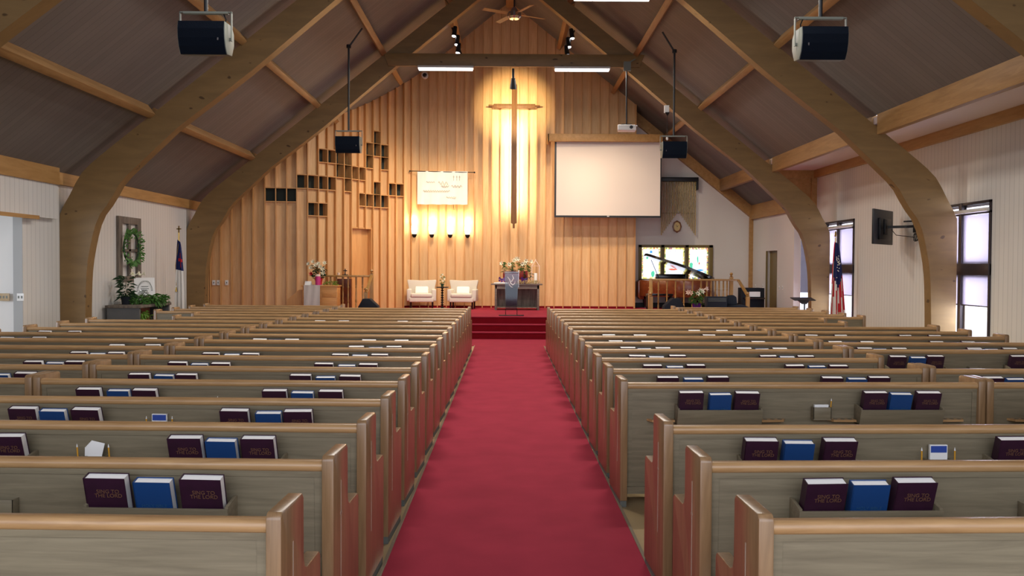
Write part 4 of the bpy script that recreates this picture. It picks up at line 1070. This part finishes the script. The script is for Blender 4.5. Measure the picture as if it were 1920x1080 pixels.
# armchairs
def armchair(px, yawz, nm):
    t = thing('armchair', nm, 'armchair', (PX(px, 25.1), 25.05, PH), yawz, 'cream armchairs on the platform')
    b = MB(); b.box(-0.34,0.34,-0.36,0.28,0.20,0.33); b.build('base', M['linen'], t, bevel=0.02, seg=3)
    b = MB(); b.box(-0.30,0.30,-0.38,0.20,0.33,0.44); b.build('seat_cushion', M['linen'], t, bevel=0.035, seg=4)
    b = MB(); b.prism([(-0.36,0.30),(0.36,0.30),(0.38,0.62),(0.42,0.80),(0.40,0.82),(0.0,0.80),(-0.40,0.82),(-0.42,0.80),(-0.38,0.62)], 0.20, 0.33, 'y'); b.build('backrest', M['linen'], t, bevel=0.03, seg=3)
    for sx in (-1, 1):
        b = MB(); b.box(sx*0.35-0.065, sx*0.35+0.065, -0.30, 0.28, 0.22, 0.56); b.build('arm', M['linen'], t, bevel=0.03, seg=3)
        for y in (-0.30, 0.22): MB().tube([(sx*0.31, y, 0.0), (sx*0.31, y, 0.21)], [0.018, 0.026], 8).build('leg', M['pianoblk'], t)
    b = MB(); b.obox(Matrix.Translation((0.0,0.08,0.52)) @ Matrix.Rotation(-0.3, 4, 'X'), 0.38, 0.11, 0.22); o = b.build('lumbar_pillow', M['paper'], t, bevel=0.04, seg=4)
    b = MB()
    for k in range(9): b.obox(Matrix.Translation((-0.14+0.035*k,0.022,0.50)) @ Matrix.Rotation(-0.3, 4, 'X'), 0.006, 0.004, 0.16)
    b.build('pillow_stripe', M['greyplast'], o)
armchair(791, 0.08, 'cream wingback armchair left of the small round table')
armchair(868, -0.08, 'cream wingback armchair right of the small round table')
t = thing('side_table', 'small black side table with a twisted stem between the armchairs', 'side table', (PX(829.5, 25), 24.95, PH))
b = MB(); b.lathe([(0.18,0.60),(0.19,0.61),(0.19,0.625),(0.18,0.63)], (0,0,0), 24); b.build('tabletop', M['pianoblk'], t)
pr = []
for k in range(40): z = 0.03+0.57*k/39; pr.append((0.03+0.016*math.sin(k*1.35), z))
MB().lathe(pr, (0,0,0), 14).build('twisted_stem', M['pianoblk'], t); MB().lathe([(0.13,0),(0.13,0.02),(0.04,0.04)], (0,0,0), 20).build('base', M['pianoblk'], t)
t = thing('small_lily', 'small potted white flower on the round side table', 'plant', (PX(829.5, 25), 24.95, PH+0.63))
pot(t, 0.05, 0.09, M['leafdark']); leaf_clump(40, 0.04, 0.25, M['leaf'], 'foliage', t, (0,0,0.08), 0.01, 0.08)
for k in range(4): trumpet(t, (random.uniform(-.03,.03), -0.02, 0.16+0.06*k), (random.uniform(-1,1), -1, 0.2), 0.045)

# turned balustrades
def baluster(t, x, y, z0, z1, name='baluster'):
    h = z1-z0; r = 0.024
    prof = [(r,0),(r,h*0.22),(r*0.6,h*0.24),(r*1.15,h*0.30),(r*0.7,h*0.36),(r*0.95,h*0.5),(r*0.6,h*0.66),(r*1.1,h*0.70),(r*0.7,h*0.74),(r,h*0.78),(r,h)]
    MB().lathe(prof, (x, y, z0), 10).build(name, M['railing'], t)
def newel(t, x, y, z0, z1):
    b = MB(); b.box(x-0.045, x+0.045, y-0.045, y+0.045, z0, z1); b.lathe([(0.02,0),(0.045,0.02),(0.02,0.035),(0.05,0.075),(0.03,0.11),(0.005,0.12)], (x,y,z1), 12); b.build('newel_post', M['railing'], t)
RY = 24.0
zr = P(1300, 523, RY).z; xs = PX(1219, RY); xe = PX(1385, RY)
t = thing('balustrade', 'turned wooden balustrade in front of the grand piano', 'railing', (0, 0, PH))
zr -= PH
b = MB(); b.box(xs, xe, RY-0.05, RY+0.05, zr-0.05, zr); b.build('top_rail', M['railing'], t, bevel=0.012)
for px in (1235, 1251, 1267, 1283, 1299, 1315, 1326, 1334, 1342, 1349, 1357, 1364): baluster(t, PX(px, RY), RY, 0, zr-0.04)
newel(t, PX(1218, 23.6), 23.5, 0, P(1218, 545, 23.6).z-PH)
newel(t, PX(1372, RY), RY+0.02, 0, zr+0.06)
newel(t, PX(1403, 23.2), 23.2, 0, P(1403, 556, 23.2).z-PH)
b = MB(); b.bar((xs+0.02, RY, zr-0.02), (PX(1221, 22.6), 22.6, P(1221, 550, 22.6).z-PH), 0.09, 0.06); b.bar((xe, RY, zr-0.03), (PX(1404, 23.2), 23.2, P(1404, 556, 23.2).z-PH), 0.07, 0.06); b.build('sloping_handrail', M['railing'], t, bevel=0.01)
newel(t, PX(1221, 22.6), 22.6, 0, P(1221, 556, 22.6).z-PH)
RY2 = 23.3
zr = P(655, 516, RY2).z-PH
t = thing('balustrade', 'turned wooden balustrade on the left with a narrow shelf top', 'railing', (0, 0, PH))
xs = PX(614, RY2); xe = PX(694, RY2)
b = MB(); b.box(xs, xe, RY2-0.10, RY2+0.10, zr-0.05, zr); b.build('top_rail', M['railing'], t, bevel=0.01)
for px in (620, 631, 643, 653, 668, 680): baluster(t, PX(px, RY2), RY2, 0, zr-0.04)
newel(t, PX(697, RY2), RY2, 0, zr+0.04); newel(t, PX(686, 22.4), 22.4, 0, P(686, 548, 22.4).z-PH)
b = MB(); b.bar((PX(697, RY2), RY2, zr), (PX(687, 22.4), 22.4, P(687, 550, 22.4).z-PH), 0.07, 0.06); b.build('sloping_handrail', M['railing'], t, bevel=0.01)
b = MB(); b.box(PX(634,RY2+.3), PX(660,RY2+.3), RY2+0.15, RY2+0.35, 0, zr-0.1); o = b.build('dark_pew_cabinet', M['piano'])
o.location = (0, 0, PH); tag(o, 'dark brown cabinet behind the left balustrade', 'cabinet')
t = thing('table_cross', 'small dark standing cross on the left balustrade top', 'cross', (PX(647.5, RY2), RY2, PH+zr))
b = MB(); b.box(-0.012,0.012,-0.01,0.01,0.02,0.17); b.box(-0.05,0.05,-0.01,0.01,0.105,0.13); b.build('cross', M['darkmetal'], t); MB().box(-0.07,0.07,-0.05,0.05,0,0.02).build('foot', M['darkmetal'], t)
t = thing('votive_candle', 'small pale votive candle left of the standing cross', 'candle', (PX(635, RY2), RY2, PH+zr))
MB().lathe([(0.03,0),(0.035,0.06),(0.03,0.065)], (0,0,0), 12).build('wax', M['lilypink'], t)

# cabinet with white cloth and flowers
KY = 22.2
p0 = P(572, 535, KY); p1 = P(632, 580, KY); kz = p0.z
t = thing('altar_cabinet', 'honey coloured wooden cabinet at the left of the platform', 'cabinet', (0, 0, PH))
b = MB(); b.box(p0.x-0.06, p1.x, KY, KY+0.45, 0.0, kz-PH-0.03); b.build('body', M['honey'], t, bevel=0.004)
b = MB(); b.box(p0.x-0.10, p1.x+0.03, KY-0.03, KY+0.48, kz-PH-0.03, kz-PH); b.build('top', M['honey'], t, bevel=0.005)
b = MB(); b.box(PX(604,KY), PX(631,KY), KY-0.012, KY, kz-PH-0.30, kz-PH-0.05); b.box(PX(604,KY), PX(631,KY), KY-0.012, KY, 0.03, kz-PH-0.315); b.build('door', M['honey'], t, bevel=0.003)
b = MB(); xl = PX(541, KY+0.3); b.prism([(p0.x-0.07, 0),(xl, 0),(xl, 0.34),(PX(563,KY+.3), kz-PH-0.12),(p0.x-0.07, kz-PH-0.12)], KY+0.2, KY+0.26, 'y'); b.build('side_wing', M['fin'], t)
b = MB(); xa, xb = p0.x-0.02, PX(601, KY); nx = 10; vs = []
for j in range(8):
    for i in range(nx+1): vs.append((xa+(xb-xa)*i/nx, KY-0.045+0.008*math.sin(i*1.5+j*.4), kz+0.004-(kz-PH-0.05)*j/7))
b.add(vs, [(j*(nx+1)+i, j*(nx+1)+i+1, (j+1)*(nx+1)+i+1, (j+1)*(nx+1)+i) for j in range(7) for i in range(nx)])
b.box(xa, xb, KY-0.045, KY+0.45, kz+0.002, kz+0.008)
o = b.build('altar_cloth', M['cloth']); tag(o, 'plain white cloth draped over the front of the honey coloured cabinet', 'cloth')
t = thing('potted_lily', 'tall white lily with a red flower on the honey coloured cabinet', 'plant', (PX(598, KY+0.25), KY+0.25, kz+0.008))
pot(t, 0.11, 0.18, M['red']); leaf_clump(120, 0.13, 0.32, M['leafdark'], 'foliage', t, (0,0,0.15), 0.014, 0.13)
for (dx, dz) in ((-0.24,0.50),(-0.18,0.40),(-0.05,0.46),(0.06,0.42),(0.17,0.52),(0.12,0.36),(0.13,0.26),(-0.12,0.55),(0.02,0.5)):
    trumpet(t, (dx*0.8, -0.04, dz), (dx*2, -0.8, 0.4), 0.075)
trumpet(t, (-0.12,-0.12,0.27), (-0.3,-1,0.2), 0.075, M['red'], 'red_flower')
stems(t, [(-0.18,-0.03,0.5),(0.14,-0.03,0.5),(0,-0.03,0.45)])
t = thing('pillar_candle', 'thick magenta pillar candle in front of the potted lily', 'candle', (PX(597, KY+0.08), KY+0.05, kz+0.008))
MB().lathe([(0.065,0),(0.065,0.22),(0.05,0.25),(0.03,0.26)], (0,0,0), 18).build('wax', M['magenta'], t); MB().lathe([(0.066,0.22),(0.07,0.24),(0.035,0.275)], (0,0,0), 18).build('wax_rim', M['lilypink'], t)
t = thing('white_card', 'folded white card at the left edge of the honey coloured cabinet', 'card', (PX(577, KY), KY+0.03, kz+0.008))
b = MB(); b.prism([(0,0),(0.004,0),(0.06,0.09),(0.12,0),(0.124,0),(0.06,0.097)], -0.08, 0.08, 'x'); b.build('folded_paper', M['paper'], t)
t = thing('ivy_sprig', 'light green ivy sprig lying on the right of the cabinet top', 'plant', (PX(620, KY+0.1), KY+0.15, kz))
leaf_clump(70, 0.10, 0.09, M['leaflight'], 'leaves', t, (0,0,0.0), 0.016, 0.07, 0.1, 1.6)

# grand piano
t = thing('grand_piano', 'walnut brown grand piano with raised black lid before the stained glass', 'piano', (0, 0, PH))
gx0, gx1 = PX(1206, 25.2), PX(1338, 25.2); gz = P(1270, 526, 25.2).z-PH; gl = P(1270, 557, 25.2).z-PH
gy0, gy1 = 25.0, 26.38
gy0, gy1 = 24.75, 26.40
outl = [(gx0+0.02,gy1),(gx0+0.02,gy1-0.45),(gx0+0.10,gy1-0.62),(gx0+0.34,gy1-0.86),(gx0+0.58,gy1-1.12),(gx0+0.80,gy0+0.22),(gx0+1.05,gy0+0.04),(gx1-0.45,gy0),(gx1-0.16,gy0+0.08),(gx1-0.03,gy0+0.28),(gx1,gy1)]
b = MB(); b.prism(outl, gl, gz, 'z'); b.build('case', M['piano'], t, bevel=0.012)
b = MB(); b.prism([(gx0-0.03,gl-0.02),(gx0-0.03,gz-0.06),(gx0+0.05,gz),(gx0+0.16,gz),(gx0+0.16,gl-0.10),(gx0+0.04,gl-0.10)], gy1-0.40, gy1+0.10, 'y'); b.build('cheek', M['piano'], t, bevel=0.01)
b = MB(); b.box(gx0+0.16, gx1-0.02, gy1, gy1+0.14, gl+0.02, gl+0.10); b.build('keybed', M['piano'], t, bevel=0.006)
for (x, y) in ((gx0+0.22,gy1-0.25),(gx1-0.16,gy1-0.25),(gx1-0.5,gy0+0.35)):
    MB().lathe([(0.05,0),(0.045,0.08),(0.075,0.2),(0.07,gl)], (x,y,0), 8).build('leg', M['pianoblk'], t)
b = MB(); b.box(gx0+0.78, gx0+0.90, gy1-0.55, gy1-0.45, 0.12, gl); b.build('pedal_lyre', M['pianoblk'], t)
ang = math.radians(21)
lid = [(x, y) for x, y in outl]
b = MB(); n = len(lid); vs = []
for dz in (-0.02, 0.055):
    for (x, y) in lid:
        dx = gx1-x; vs.append((gx1-dx*math.cos(ang)*0.97+dz*math.sin(ang), y, gz+0.02+dx*math.sin(ang)+dz*math.cos(ang)))
b.add(vs, [tuple(range(n)), tuple(range(n, 2*n))[::-1]]+[(k, (k+1) % n, n+(k+1) % n, n+k) for k in range(n)]); b.build('lid', M['pianoblk'], t)
MB().tube([(gx0+0.55,gy1-0.8,gz),(gx0+0.30,gy1-0.75,gz+0.60)], 0.010, 6).build('lid_prop', M['darkmetal'], t)
b = MB(); b.box(PX(1230,25.9), PX(1287,25.9), gy1-0.45, gy1-0.42, gz, gz+0.18); b.build('music_desk', M['pianoblk'], t, bevel=0.01)
t = thing('piano_bench', 'black piano bench below the grand piano', 'bench', (PX(1236, 24.4), 24.35, PH))
MB().box(-0.36,0.36,-0.17,0.17,0.42,0.48).build('seat', M['pianoblk'], t, bevel=0.01)
for sx in (-1,1):
    for sy in (-1,1): MB().box(sx*0.32-0.02, sx*0.32+0.02, sy*0.13-0.02, sy*0.13+0.02, 0, 0.42).build('leg', M['pianoblk'], t)

def wedge(px, D, w_, h, nm, yz=0.0, flip=1):
    t = thing('floor_monitor', nm, 'loudspeaker', (PX(px, D), D, PH), yz, 'floor monitor speakers')
    b = MB(); b.prism([(-w_/2,0),(w_/2,0),(w_/2*0.86*1,h*0.55 if flip > 0 else h),(w_/2*(0.1 if flip > 0 else 0.7),h),(-w_/2*(0.55 if flip > 0 else 0.1),h if flip > 0 else h),(-w_/2*0.98,h*0.5)], -0.18, 0.18, 'y')
    b.build('cabinet', M['blackmat'], t, bevel=0.01); MB().tube([(w_*0.2,-0.181,h*0.3),(w_*0.2,-0.186,h*0.3)], 0.02, 10).build('connector', M['darkmetal'], t)
wedge(693, 21.7, 0.52, 0.40, 'black floor monitor at the left edge of the platform, beyond the pews')
wedge(1262, 22.4, 0.54, 0.42, 'black floor monitor at the right of the platform, before the balustrade', PI)
c = (PX(1307, 23.7), 23.7, PH)
t = thing('potted_lily', 'cream lily in purple foil pot before the balustrade', 'plant', c)
pot(t, 0.13, 0.24, M['purple']); leaf_clump(130, 0.11, 0.34, M['leaf'], 'foliage', t, (0,0,0.22), 0.014, 0.14)
for (dx, dz) in ((-0.22,0.52),(-0.15,0.50),(0.05,0.56),(0.10,0.54),(0.20,0.62),(0.0,0.48)): trumpet(t, (dx*0.8,-0.04,dz), (dx*3,-0.7,0.2), 0.09, M['lilypink'] if abs(dx) > .14 else M['lily'])
b = MB(); b.box(-0.25,0.25,-0.15,0.15,0,0.48); b.mi = 1
for k in range(3): b.box(-0.23,0.23,-0.155,-0.15,0.36+0.035*k,0.375+0.035*k)
o = b.build('equipment_rack', [M['blackmat'], M['greyplast']], bevel=0.008); o.location = (PX(1343, 22.1), 22.1, PH); tag(o, 'dark equipment rack with grey slots right of the purple pot', 'rack')
t = thing('mixing_desk', 'covered mixing desk sloping on the right of the platform', 'mixer', (PX(1385, 22.2), 22.2, PH))
b = MB(); b.prism([(-0.32,0),(0.40,0),(0.40,0.16),(0.1,0.27),(-0.32,0.25)], -0.2, 0.25, 'y'); b.build('desk', M['blackmat'], t, bevel=0.02)
b = MB(); b.prism([(-0.30,0.25),(0.0,0.27),(-0.02,0.46),(-0.1,0.52),(-0.25,0.5)], 0.05, 0.2, 'y'); b.build('cloth_cover', M['blackmat'], t, bevel=0.03)
b = MB(); b.box(-0.05,0.36,-0.21,-0.2,0.045,0.06); b.build('paper_strip', M['paper'], t)
t = thing('electric_organ', 'black electric organ cabinet beside the chancel doorway', 'organ', (PX(1414, 23.9), 23.9, PH))
b = MB(); b.box(-0.30,0.30,0,0.5,0,0.66); b.build('cabinet', M['blackmat'], t, bevel=0.01); MB().box(-0.12,0.18,-0.01,0.0,0.42,0.56).build('sheet_music', M['paper'], t); MB().box(-0.28,0.28,-0.12,0.0,0.36,0.40).build('key_shelf', M['pianoblk'], t)
t = thing('music_stand', 'black music stand by the right wall near the platform', 'stand', (PX(1507, 20.7), 20.7, 0))
b = MB(); b.obox(Matrix.Translation((0,0,0.98)) @ Matrix.Rotation(0.15, 4, 'X'), 0.50, 0.34, 0.02); b.build('tray', M['black'], t); b = MB(); b.prism([(-0.14,0.96),(0.16,0.96),(0.08,0.86),(-0.02,0.86)], -0.03, 0.03, 'y'); b.tube([(0.04,0,0.04),(0.04,0,0.9)], 0.02, 8); b.build('pole', M['black'], t)
for k in range(3): a_ = 2*PI*k/3+0.4; MB().bar((0.04,0,0.10),(0.04+0.28*math.cos(a_),0.28*math.sin(a_),0.01),0.02,0.02).build('leg', M['black'], t)

# ---------------------------------------------------------------- television
t = thing('wall_television', 'flat television on a black wall arm between the two right windows', 'television', (7.42, 17.2, 0))
pa = P(1636, 424, 16.8); pb = P(1674, 428, 17.7)
mid = (pa+pb)/2; t.location = mid; dv = (pb-pa); yawt = math.atan2(dv.y, dv.x)
Mt = Matrix.Rotation(yawt, 4, 'Z')
L2 = 1.12
b = MB(); b.obox(Mt, L2, 0.045, 0.68); b.build('case', M['black'], t, bevel=0.008)
b = MB(); b.obox(Mt @ Matrix.Translation((0,-0.04,-0.04)), L2*0.6, 0.05, 0.42); b.obox(Mt @ Matrix.Translation((0,-0.075,0)), 0.25, 0.03, 0.30); b.build('back_cover', M['darkmetal'], t, bevel=0.006)
b = MB(); b.obox(Mt @ Matrix.Translation((0,0.024,0)), L2*0.95, 0.004, 0.62); b.build('display', M['pianoblk'], t)
wq = Vector((XD-0.02, 16.95, P(1718,424,17).z))-mid
st_ = Mt @ Vector((0,-0.1,0.0))
b = MB(); b.bar(st_, st_+Vector((0.28,-0.22,0.0)), 0.04, 0.05); b.bar(st_+Vector((0.28,-0.22,0.0)), wq, 0.04, 0.05); b.box(wq.x-0.01, wq.x+0.02, wq.y-0.2, wq.y+0.2, wq.z-0.12, wq.z+0.12)
b.bar(st_+Vector((0.22,-0.2,0.10)), wq+Vector((0,0,0.10)), 0.03, 0.03); b.build('wall_arm', M['black'], t)
b = MB(); pts = []
for k in range(26): a_ = k*0.75; pts.append(wq+Vector((-0.10+0.02*math.sin(k), -0.12+0.07*math.cos(a_), -0.22+0.08*math.sin(a_))))
b.tube([st_+Vector((0.05,-0.05,-0.05)), st_+Vector((0.12,-0.1,-0.16))]+pts, 0.007, 5); b.build('cable_coil', M['black'], t)

# ---------------------------------------------------------------- flags
def drape(t, w0, w1, z0, z1, mats, pick, name='flag', ny=26, nx=14):
    b = MB(); vs = []
    for j in range(ny+1):
        f = j/ny; wj_ = w0+(w1-w0)*f**0.7
        for i in range(nx+1):
            u = i/nx
            vs.append((wj_*(u-0.35), -0.03-0.035*math.sin(u*nx*1.25+f*1.5)*(0.4+f), z0+(z1-z0)*f-0.06*u*(1-f)))
    b.v = vs
    for j in range(ny):
        for i in range(nx):
            b.f.append([j*(nx+1)+i, j*(nx+1)+i+1, (j+1)*(nx+1)+i+1, (j+1)*(nx+1)+i]); b.m.append(pick(i/nx, j/ny))
    return b.build(name, mats, t, fix=False, smooth=3)
t = thing('church_flag', 'white flag with blue corner and red cross by the left wall', 'flag', (PX(337, 19.5), 19.5, 0))
b = MB(); b.tube([(0,0,0.03),(0,0,2.43)], 0.015, 10); b.lathe([(0.16,0),(0.15,0.03),(0.03,0.06)], (0,0,0), 18); b.build('pole', M['brass'], t)
b = MB(); b.box(-0.012,0.012,-0.008,0.008,2.43,2.58); b.box(-0.05,0.05,-0.008,0.008,2.50,2.525); b.build('cross_finial', M['brass'], t)
def pk(u, f):
    if f < 0.36: return 2 if (0.2 < f < 0.25 and 0.3 < u < 0.9) or (0.15 < f < 0.32 and 0.55 < u < 0.72) else 1
    return 0
drape(t, 0.06, 0.26, 2.28, 0.55, [M['flagwhite'], M['usblue'], M['usred']], pk)
b = MB(); b.tube([(0,-0.03,2.2),(-0.06,-0.04,1.7),(-0.05,-0.04,1.25)], 0.008, 6); b.lathe([(0.03,0),(0.015,0.1)], (-0.05,-0.04,1.12), 8); b.build('tassel', M['brass'], t)
t = thing('national_flag', 'red, white and blue striped flag on a pole beside the far right window', 'flag', (PX(1567, 20.0), 20.0, 0))
b = MB(); b.tube([(0,0,0.03),(0,0,2.42)], 0.015, 10); b.lathe([(0.16,0),(0.15,0.03),(0.03,0.06)], (0,0,0), 18); b.build('pole', M['brass'], t)
b = MB(); b.ball((0,0,2.46), 0.03); b.lathe([(0.01,0),(0.03,0.02),(0.002,0.10)], (0,0,2.48), 10); b.build('finial', M['brass'], t)
fl = drape(t, 0.10, 0.40, 2.32, 0.40, [M['usred'], M['flagwhite'], M['usblue']], lambda u, f: (2 if (f < 0.12+0.42*(1-abs(u-0.5))) and u > 0.12 else (0 if int(u*8+f*2.0) % 2 == 0 else 1)))
b = MB()
for k in range(22):
    f = random.uniform(0.16, 0.44); u = random.uniform(0.3, 0.8); b.ball(((0.10+0.22*f**0.7)*(u-0.35), -0.075-0.01*f, 2.32-1.92*f), 0.012, 6)
b.build('stars', M['flagwhite'], fl)

# ---------------------------------------------------------------- left wall: old window frame, wreath, planter, print
YA, YE = 17.4, 18.45; zt = HC+0.93+0.05; zb2 = HC-0.32; X0 = XL
t = thing('old_window_frame', 'weathered grey window frame hung on the white left wall', 'window frame', (X0+0.03, 0, 0))
b = MB(); b.box(-0.03,0.03,YA,YA+0.16,zb2,zt); b.box(-0.03,0.03,YE-0.16,YE,zb2,zt); b.box(-0.028,0.028,YA+.16,YE-.16,zt-0.14,zt); b.box(-0.028,0.028,YA+.16,YE-.16,zb2,zb2+0.10); b.build('frame', M['barn'], t, bevel=0.005)
b = MB(); b.box(-0.02,0.02,(YA+YE)/2-0.05,(YA+YE)/2+0.05,zb2+0.1,zt-0.14); b.box(-0.02,0.02,YA+.16,YE-.16,HC+0.28,HC+0.33); b.build('mullion', M['barn'], t, bevel=0.003)
wc = P(251, 465, 17.85); wc.x = X0+0.11
t = thing('green_wreath', 'round green leaf wreath hanging on the weathered window frame', 'wreath', wc)
b = MB(); pts = [(0, 0.36*math.cos(2*PI*k/20), 0.31*math.sin(2*PI*k/20)) for k in range(21)]; b.tube(pts, 0.02, 6); b.build('twig_ring', M['leafdark'], t)
b = MB()
for k in range(300):
    a_ = random.uniform(0, 2*PI); rr = random.gauss(1.0, 0.09)
    p = Vector((random.uniform(-0.03,0.09), 0.36*rr*math.cos(a_), 0.31*rr*math.sin(a_))); d_ = Vector((random.uniform(0,1), math.cos(a_)+random.uniform(-.8,.8), math.sin(a_)+random.uniform(-.8,.8))).normalized()
    s_ = d_.orthogonal().normalized()*0.018; q = p+d_*0.035; e_ = p+d_*0.075; b.add([p, q-s_, e_, q+s_], [(0,1,2,3)])
b.build('leaves', M['leaf'], t, fix=False)
px0, px1 = -7.68, -7.0; py0, py1 = 16.75, 18.3; pz = 0.93
t = thing('display_bench', 'grey display bench with a dark opening against the left wall', 'bench', (0,0,0))
b = MB(); b.box(px0, px1, py0, py1, pz-0.05, pz); b.build('top', M['barn'], t, bevel=0.004)
MB().box(px0+0.03, px1-0.03, py0+0.02, py0+0.08, 0, pz-0.05).build('side_panel', M['galv'], t); MB().box(px0+0.03, px1-0.03, py1-0.08, py1-0.02, 0, pz-0.05).build('side_panel', M['galv'], t)
b = MB(); b.box(px0+0.03, px0+0.06, py0+0.08, py1-0.08, 0, pz-0.05); b.box(px0+.03, px1-0.25, py0+0.08, py1-0.5, 0.0, pz-0.06); b.build('inner_box', M['piano'], t)
t = thing('ivy_garland', 'trailing green ivy spilling over the display bench', 'plant', ((px0+px1)/2, (py0+py1)/2, pz))
leaf_clump(420, 0.36, 0.18, M['leaf'], 'leaves', t, (0.1,0,0.0), 0.024, 0.11, 0.8, 1.0)
o = leaf_clump(180, 0.25, 0.12, M['leaflight'], 'light_leaves', t, (0.15,-0.45,-0.25), 0.022, 0.10, 0.9, 0.8)
leaf_clump(200, 0.25, 0.14, M['leaf'], 'light_leaves', t, (0.1,0.5,0.0), 0.022, 0.10, 0.6, 1.0)
t = thing('dark_lily_plant', 'tall dark leaved plant in a navy wrap on the display bench', 'plant', (px0+0.22, py0+0.42, pz))
pot(t, 0.10, 0.16, M['blackmat']); leaf_clump(90, 0.09, 0.40, M['leafdark'], 'foliage', t, (0,0,0.12), 0.015, 0.18)
for k in range(3): trumpet(t, (0.1+0.05*k, 0.1*k-0.05, 0.58), (1, -0.6+0.5*k, 0.3), 0.07)
t = thing('glass_jar', 'round clear glass jar on the display bench', 'jar', (px0+0.38, py0+0.85, pz))
MB().lathe([(0.09,0),(0.12,0.08),(0.12,0.18),(0.07,0.26),(0.08,0.28),(0.07,0.28),(0.06,0.26),(0.11,0.18),(0.11,0.09),(0.08,0.01)], (0,0,0), 20).build('glass', M['clear'], t)
t = thing('framed_print', 'white framed print with ornate border leaning on the display bench', 'picture', (px0+0.30, py0+1.12, pz), math.radians(38))
b = MB(); b.obox(Matrix.Translation((0,0,0.26)) @ Matrix.Rotation(-0.12, 4, 'X'), 0.40, 0.02, 0.52); b.build('sheet', M['paper'], t)
b = MB()
for k in range(40):
    a_ = 2*PI*k/40; b.obox(Matrix.Translation((0.14*math.cos(a_), -0.014+0.12*(0.18*math.sin(a_))*-1, 0.26+0.19*math.sin(a_))) @ Matrix.Rotation(a_*2, 4, 'Y'), 0.035, 0.004, 0.010)
for k, w_ in enumerate((0.14, 0.16, 0.12, 0.16)): b.obox(Matrix.Translation((0,-0.016,0.34-0.045*k)), w_, 0.003, 0.012)
b.build('ornate_print', M['greyplast'], t)

# ---------------------------------------------------------------- switches and outlets
def plate(c, ax, nm, w_=0.08, h=0.12, mat='white', n=1):
    t = thing('wall_switch', nm, 'switch', c)
    b = MB()
    if ax == 'y': b.box(-w_/2, w_/2, -0.01, 0.0, -h/2, h/2); 
    else: b.box(-0.006*ax, 0.006*ax, -w_/2, w_/2, -h/2, h/2) if ax > 0 else b.box(-0.012, 0.0, -w_/2, w_/2, -h/2, h/2)
    b.build('cover_plate', M[mat], t, bevel=0.002)
    b = MB()
    for k in range(n):
        o_ = (k-(n-1)/2)*0.05
        if ax == 'y': b.box(o_-0.012, o_+0.012, -0.016, -0.01, -0.02, 0.02)
        else: b.box(-0.014, 0.014, o_-0.012, o_+0.012, -0.02, 0.02)
    b.build('toggle', M['greyplast'], t)
for k, (px, mt) in enumerate(((389,'tan'),(402,'white'),(410,'white'),(426,'white'))):
    D = wd_(px)-0.05
    plate(P(px, 530, D), 'y', ['tan switch plate, leftmost of four by the far left arch', 'white plate with dark toggle, second of four by the far left arch', 'white switch plate, third of four by the far left arch', 'white switch plate, rightmost of four by the far left arch'][k], 0.085, 0.13, mt)
plate(P(41, 557, 14.03), 'y', 'white outlet plate on the bright porch wall', 0.11, 0.12, 'white', 2)
plate(P(10, 557, 14.03), 'y', 'wide tan outlet plate at the left edge, on the porch wall', 0.18, 0.12, 'tan', 3)
for k, px in enumerate((1418, 1432)): D = XR*FPX/(px-950); plate(Vector((XR-0.002, D, P(px, 537, D).z)), -1, ['narrow switch plate between the chancel corner and the doorway, nearer the corner', 'narrow switch plate just beyond the chancel doorway'][k])
for k, px in enumerate((1463, 1469)): D = XR*FPX/(px-950); plate(Vector((XR-0.002, D, P(px, 540, D).z)), -1, ['first switch plate on the near side of the chancel doorway', 'second switch plate on the near side of the chancel doorway'][k])
